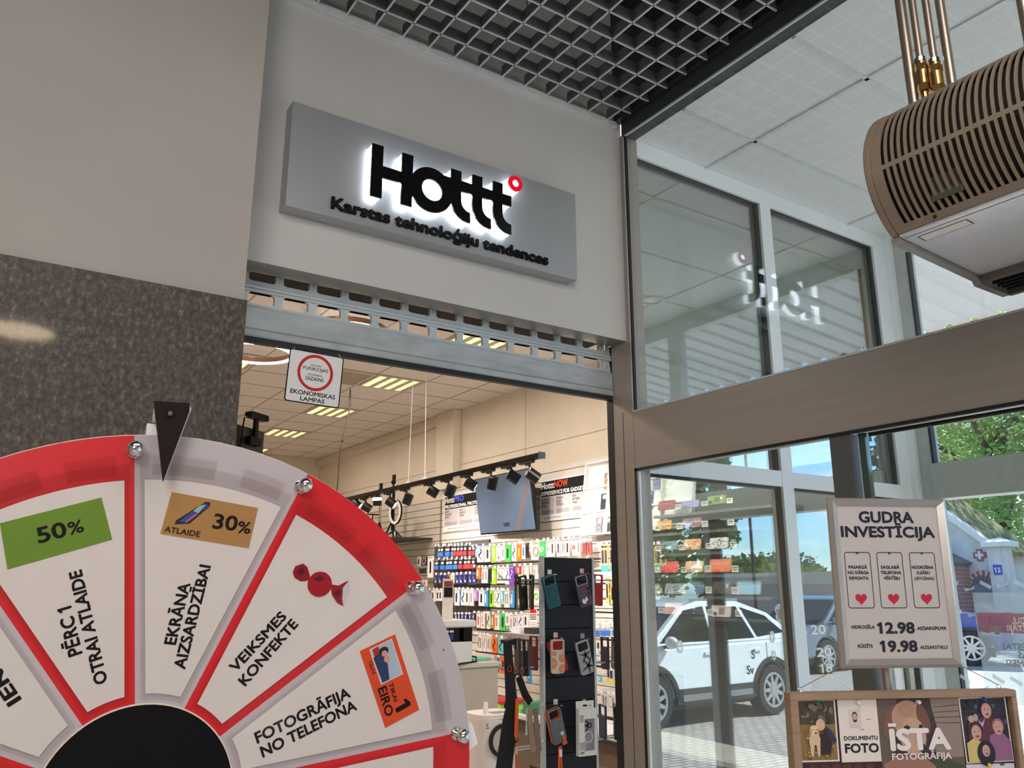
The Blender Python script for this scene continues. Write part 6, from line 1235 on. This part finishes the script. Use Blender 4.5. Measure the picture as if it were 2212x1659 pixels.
def cross(s_, t_): return [(c[0] - t_, c[1] - s_), (c[0] + t_, c[1] - s_), (c[0] + t_, c[1] - t_), (c[0] + s_, c[1] - t_), (c[0] + s_, c[1] + t_), (c[0] + t_, c[1] + t_), (c[0] + t_, c[1] + s_), (c[0] - t_, c[1] + s_), (c[0] - t_, c[1] + t_), (c[0] - s_, c[1] + t_), (c[0] - s_, c[1] - t_), (c[0] - t_, c[1] - t_)]
obj('brick_cross', G().prism(cross(u * 2, u * .95), MHO, -.05, -.001), mat('cross_brick', (160, 100, 90), .85), ho); obj('white_cross', G().prism(cross(u * 1.35, u * .42), MHO, -.06, -.051), mat('cross_white', (226, 216, 210), .8), ho)
ac_ = hz_(12.15, 1.62); n = 16
O = [(ac_[0] + .46 * K * .98 * math.cos(PI * i / n), ac_[1] + .40 * K * math.sin(PI * i / n)) for i in range(n + 1)]; I_ = [(ac_[0] + .33 * K * math.cos(PI * i / n), ac_[1] + .27 * K * math.sin(PI * i / n)) for i in range(n + 1)]
g = G()
for i in range(n): g.prism([O[i], O[i + 1], I_[i + 1], I_[i]], MHO, -.06, -.001, i % 2)
obj('brick_arch', g, [mat('arch_brick', (156, 92, 80), .85), mat('arch_pale', (206, 176, 160), .85)], ho)
obj('arched_window', G().prism(I_ + [(I_[-1][0], I_[-1][1] - .6), (I_[0][0], I_[0][1] - .6)], MHO, -.03, -.001), mat('window_blue_grey', (110, 122, 134), .2), ho)
g = G()
for i in range(1, 8): q = I_[i * 2]; g.prism([(ac_[0] - .02, ac_[1]), (q[0] - .02, q[1]), (q[0] + .02, q[1]), (ac_[0] + .02, ac_[1])], MHO, -.05, -.031)
obj('window_bars', g, mat('bars_brown', (130, 90, 70), .6), ho)
q = hz_(11.631, 2.029); g = G().prism(rc(q[0] - .14, q[1] - .17, q[0] + .14, q[1] + .17), MHO, -.28, -.262, 0)
obj('number_plate', g, mat('plate_blue', (40, 70, 160), .4), ho)
obj('plate_number', G().text('12', frame((XH - .282, q[0], q[1] - .08), (0, -1, 0), (0, 0, 1)), .15, .2, 'C', .002, bold=.04), WHITE, ho)
an = thing('brick_annex', 'red brick annex wall with a sloping top against the gable house', 'building', (XH - 1.5, 16.4, -.3))
P = [hz_(12.50, 0), hz_(12.50, 2.14), hz_(13.1, 2.46), hz_(13.9, 2.7), hz_(13.9, 0)]; P[0] = (P[0][0], -.3); P[-1] = (P[-1][0], -.3)
MAN = Matrix(((0, 0, 1, XH - 1.6), (1, 0, 0, 0), (0, 1, 0, 0), (0, 0, 0, 1)))
obj('brick_wall', G().prism(P, MAN, 0, 1.55), BRICK, an); obj('slate_edge', G().prism([P[1], P[2], P[3], (P[3][0], P[3][1] + .2), (P[2][0], P[2][1] + .2), (P[1][0] - .15, P[1][1] + .12)], MAN, -.15, 1.58), mat('slate', (120, 116, 108), .8), an)
# trees
def leafmat(n, rgb, tr=.35):
    m = mat('leaf_' + n, rgb, .6, var=.35, scale=3); t = m.node_tree; out = [x for x in t.nodes if x.type == 'OUTPUT_MATERIAL'][0]; b = t.nodes['Principled BSDF']
    tl_ = t.nodes.new('ShaderNodeBsdfTranslucent'); tl_.inputs['Color'].default_value = tuple(min(1, c_ * 1.5) for c_ in L3(rgb)[:3]) + (1,); mx = t.nodes.new('ShaderNodeMixShader'); mx.inputs['Fac'].default_value = tr
    t.links.new(b.outputs['BSDF'], mx.inputs[1]); t.links.new(tl_.outputs['BSDF'], mx.inputs[2]); t.links.new(mx.outputs['Shader'], out.inputs['Surface']); return m
LG = leafmat('bright', (150, 172, 92)); LD = leafmat('deep', (74, 104, 66)); LY = leafmat('olive', (128, 136, 64)); BARK = mat('bark', (88, 74, 60), .9, var=.3, scale=6)
def tree(x, y, h, rad, m, label, nleaf=5000, ls=.3, seed=1, low=.25):
    rnd = random.Random(seed); t = thing('tree', label, 'tree', (x, y, -.3), group='trees outside')
    g = G().cyl((x, y, -.3), (x, y, h * .55), rad * .07, rad * .04, 10)
    for k in range(6): a = k * 1.1; z = h * (.3 + .05 * k); g.cyl((x, y, z), (x + rad * .6 * math.cos(a), y + rad * .6 * math.sin(a), z + h * .2), rad * .03, rad * .012, 6)
    obj('trunk', g, BARK, t, smooth=60)
    blobs = [(rnd.uniform(-.62, .62) * rad, rnd.uniform(-.62, .62) * rad, h * rnd.uniform(low + .1, .93), rad * rnd.uniform(.25, .48)) for _ in range(26)]
    V = []; Fc = []
    for i in range(nleaf):
        bx_, by_, bz_, br_ = rnd.choice(blobs); d = Vector((rnd.gauss(0, 1), rnd.gauss(0, 1), rnd.gauss(0, 1))).normalized() * br_ * rnd.uniform(.7, 1.05)
        c_ = Vector((x + bx_, y + by_, bz_)) + d; u_ = Vector((rnd.gauss(0, 1), rnd.gauss(0, 1), rnd.gauss(0, .6))).normalized() * ls * rnd.uniform(.5, 1.1); v_ = u_.orthogonal().normalized() * ls * .55
        n0 = len(V); V += [c_ - u_, c_ + v_, c_ + u_, c_ - v_]; Fc.append((n0, n0 + 1, n0 + 2, n0 + 3))
    obj('crown', G().add(V, Fc), m, t)
tree(39, 18.5, 15, 5.5, LG, 'bright green tree behind the mossy roof of the gable house', 16000, .19, 1, .1)
tree(47, 27, 20, 7, LG, 'tall bright tree behind the gable house, left of the nearer bright tree', 12000, .24, 2, .05)
tree(52, 17, 20, 7, LD, 'dark tall tree behind the bright trees of the gable house', 7000, .34, 3, .05)
tree(22, -21.3, 13, 4.0, LD, 'dark tree mirrored in the glass behind the shelves of phone cases', 7000, .26, 5, .1)
tree(30, -22.4, 8.5, 1.5, LD, 'slim dark tree mirrored against the sky in the middle of the glass', 3000, .22, 6, .25)
tree(27, -9.6, 14, 3.3, LD, 'dark tree mirrored in the narrow window glass left of the poster', 8000, .28, 13, .05)
for i, (x, y, h, r_) in enumerate(((64, -49, 3.0, 4.5), (69, -54, 3.4, 4.5), (74, -60, 3.6, 5), (62, -44, 2.8, 4), (80, -58, 4.2, 5))): tree(x, y, h, r_, LY if i % 2 else LD, ('olive' if i % 2 else 'dark') + ' low far tree on the mirrored horizon, ' + ORD[i] + ' of the row', 2500, .4, 20 + i, .0)
bw = thing('brick_shed', 'low red brick wall with pale top mirrored behind the cars', 'wall', (30.5, -20, -.3))
obj('brick_wall', G().box(30, -22, -.3, 31, -15.5, 1.7), BRICK, bw); obj('pale_coping', G().box(29.8, -22.2, 1.7, 31.2, -15.3, 2.2), mat('coping_stone', (226, 216, 200), .8), bw)
lp = thing('lamp_post', 'thin dark lamp post against the mirrored sky', 'lamp post', (19, -10.8, -.3))
obj('post', G().cyl((19, -10.8, -.3), (19, -10.8, 7.6), .05, .035, 10), CLAD, lp); obj('lamp_arm', G().cyl((19, -10.8, 7.55), (18.2, -10.8, 7.7), .03, n=8).box(17.8, -10.9, 7.62, 18.3, -10.7, 7.74), CLAD, lp)
# two people beyond the cars (only heads and shoulders show over the bodywork)
SKIN = mat('skin', (206, 160, 136), .6); CLOT = mat('pale_top', (226, 214, 204), .8); TROU = mat('dark_trousers', (60, 64, 78), .8); SCARF = mat('white_scarf', (232, 230, 232), .7)
def person(x, y, rz, label, hgt=1.62):
    t = thing('person', label, 'person', (x, y, -.3), rz); s_ = hgt / 1.7
    J = {'pel': (0, 0, .92, .13, .11), 'wst': (0, .0, 1.08, .115, .09), 'chs': (0, .01, 1.28, .14, .105), 'nck': (0, 0, 1.44, .052, .052), 'hd0': (0, .02, 1.52, .07, .08), 'hd': (0, .02, 1.60, .078, .092), 'tp': (0, .01, 1.67, .055, .065)}
    E_ = [('pel', 'wst'), ('wst', 'chs'), ('chs', 'nck'), ('nck', 'hd0'), ('hd0', 'hd'), ('hd', 'tp')]
    for sd, k in ((-1, 'l'), (1, 'r')):
        J.update({'sh' + k: (.17 * sd, 0, 1.38, .058, .055), 'el' + k: (.22 * sd, .03, 1.10, .04, .04), 'wr' + k: (.20 * sd, .16, .92, .028, .026), 'ha' + k: (.195 * sd, .22, .85, .036, .018), 'hp' + k: (.09 * sd, 0, .86, .09, .09), 'kn' + k: (.10 * sd, .03 * sd, .48, .06, .062), 'an' + k: (.10 * sd, -.02 + .04 * sd, .09, .04, .042), 'to' + k: (.11 * sd, .14 + .04 * sd, .035, .04, .03)})
        E_ += [('chs', 'sh' + k), ('sh' + k, 'el' + k), ('el' + k, 'wr' + k), ('wr' + k, 'ha' + k), ('pel', 'hp' + k), ('hp' + k, 'kn' + k), ('kn' + k, 'an' + k), ('an' + k, 'to' + k)]
        for i in range(5): J['f%d' % i + k] = (.195 * sd + (.012 * (i - 1.5) if i < 4 else -.035 * sd), .225 + (.0 if i < 4 else -.015), .785 + .008 * abs(i - 1.5) if i < 4 else .82, .008, .008); E_.append(('ha' + k, 'f%d' % i + k))
    names = list(J); me = bpy.data.meshes.new('body'); me.from_pydata([tuple(s_ * c_ for c_ in J[k][:3]) for k in names], [(names.index(a), names.index(b)) for a, b in E_], [])
    o = bpy.data.objects.new('body', me); COL.objects.link(o); md = o.modifiers.new('skin', 'SKIN'); md.use_smooth_shade = True
    if not me.skin_vertices: 
        bm = bmesh.new(); bm.from_mesh(me); bm.verts.layers.skin.verify(); bm.to_mesh(me); bm.free()
    for i, k in enumerate(names): me.skin_vertices[0].data[i].radius = (J[k][3] * s_, J[k][4] * s_)
    me.skin_vertices[0].data[0].use_root = True
    o.modifiers.new('sub', 'SUBSURF').levels = 1
    m2 = bpy.data.meshes.new_from_object(o.evaluated_get(bpy.context.evaluated_depsgraph_get())); bpy.data.objects.remove(o); m2.name = 'body'
    m2.materials.clear()
    for m in (SKIN, CLOT, TROU): m2.materials.append(m)
    for p in m2.polygons:
        c_ = p.center / s_; p.material_index = 2 if c_.z < .95 and abs(c_.x) < .17 else (1 if c_.z < 1.42 and not (c_.z < 1.0) and not (abs(c_.x) > .195 and c_.z < 1.1) else 0)
    o = bpy.data.objects.new('body', m2); COL.objects.link(o); o.parent = t
    g = G().ball((0, .115 * s_, 1.575 * s_), .016, 8, 6)
    obj('face', g.ball((-.03, .098 * s_, 1.605 * s_), .010, 8, 6, 1).ball((.03, .098 * s_, 1.605 * s_), .010, 8, 6, 1).ball((0, .098 * s_, 1.535 * s_), .02, 8, 6, 2, (1, .4, .35)), [SKIN, BLK, mat('lips', (170, 80, 76), .6)], t, local=True)
    obj('scarf', G().ball((0, -.012 * s_, 1.61 * s_), .105 * s_, 18, 12, 0, (.95, .98, 1.05)).ball((0, -.05 * s_, 1.47 * s_), .10 * s_, 14, 10, 0, (1.1, .8, 1.1)), SCARF, t, local=True, smooth=60)
    return t
person(12.2, -4.53, 1.2, 'person in a white head scarf and pale top standing behind the white car', 1.55)
person(19.5, -8.85, 1.2, 'person in a white head covering walking past the pale blue grey car', 1.62)
# the round recessed lamp that shows as a glow on the dark stone
LR = .27
dl = thing('downlight', 'round recessed lamp mirrored as an oval glow in the dark stone cladding', 'downlight', (.12, -2.88, 3.66))
obj('housing', G().ringp(ell(0, 0, LR + .03, n=32), ell(0, 0, LR, n=32), Matrix.Translation((.12, -2.88, 0)), 3.60, 3.69), WHITE, dl); obj('diffuser', G().prism(ell(0, 0, LR - .001, n=32), Matrix.Translation((.12, -2.88, 0)), 3.62, 3.63), mat('warm_lamp', (255, 226, 190), .4, emit=9, var=0), dl)
v2 = thing('downlight', 'small round recessed lamp in the vestibule ceiling, mirrored in the glass', 'downlight', (4.05, 1.05, 3.64))
obj('housing', G().ringp(ell(0, 0, .09, n=28), ell(0, 0, .07, n=28), Matrix.Translation((4.05, 1.05, 0)), 3.636, 3.6495), WHITE, v2); obj('reflector', G().prism(ell(0, 0, .069, n=24), Matrix.Translation((4.05, 1.05, 0)), 3.645, 3.6495), mat('lamp_off', (230, 228, 222), .3, .3), v2)
names_ = {}
for o in S.objects:
    if o.parent is None and o.get('label'): names_.setdefault(o['label'], []).append(o.name)
for l_, n_ in names_.items():
    if len(n_) > 1: print('DUPLICATE LABEL', l_, n_[:4])
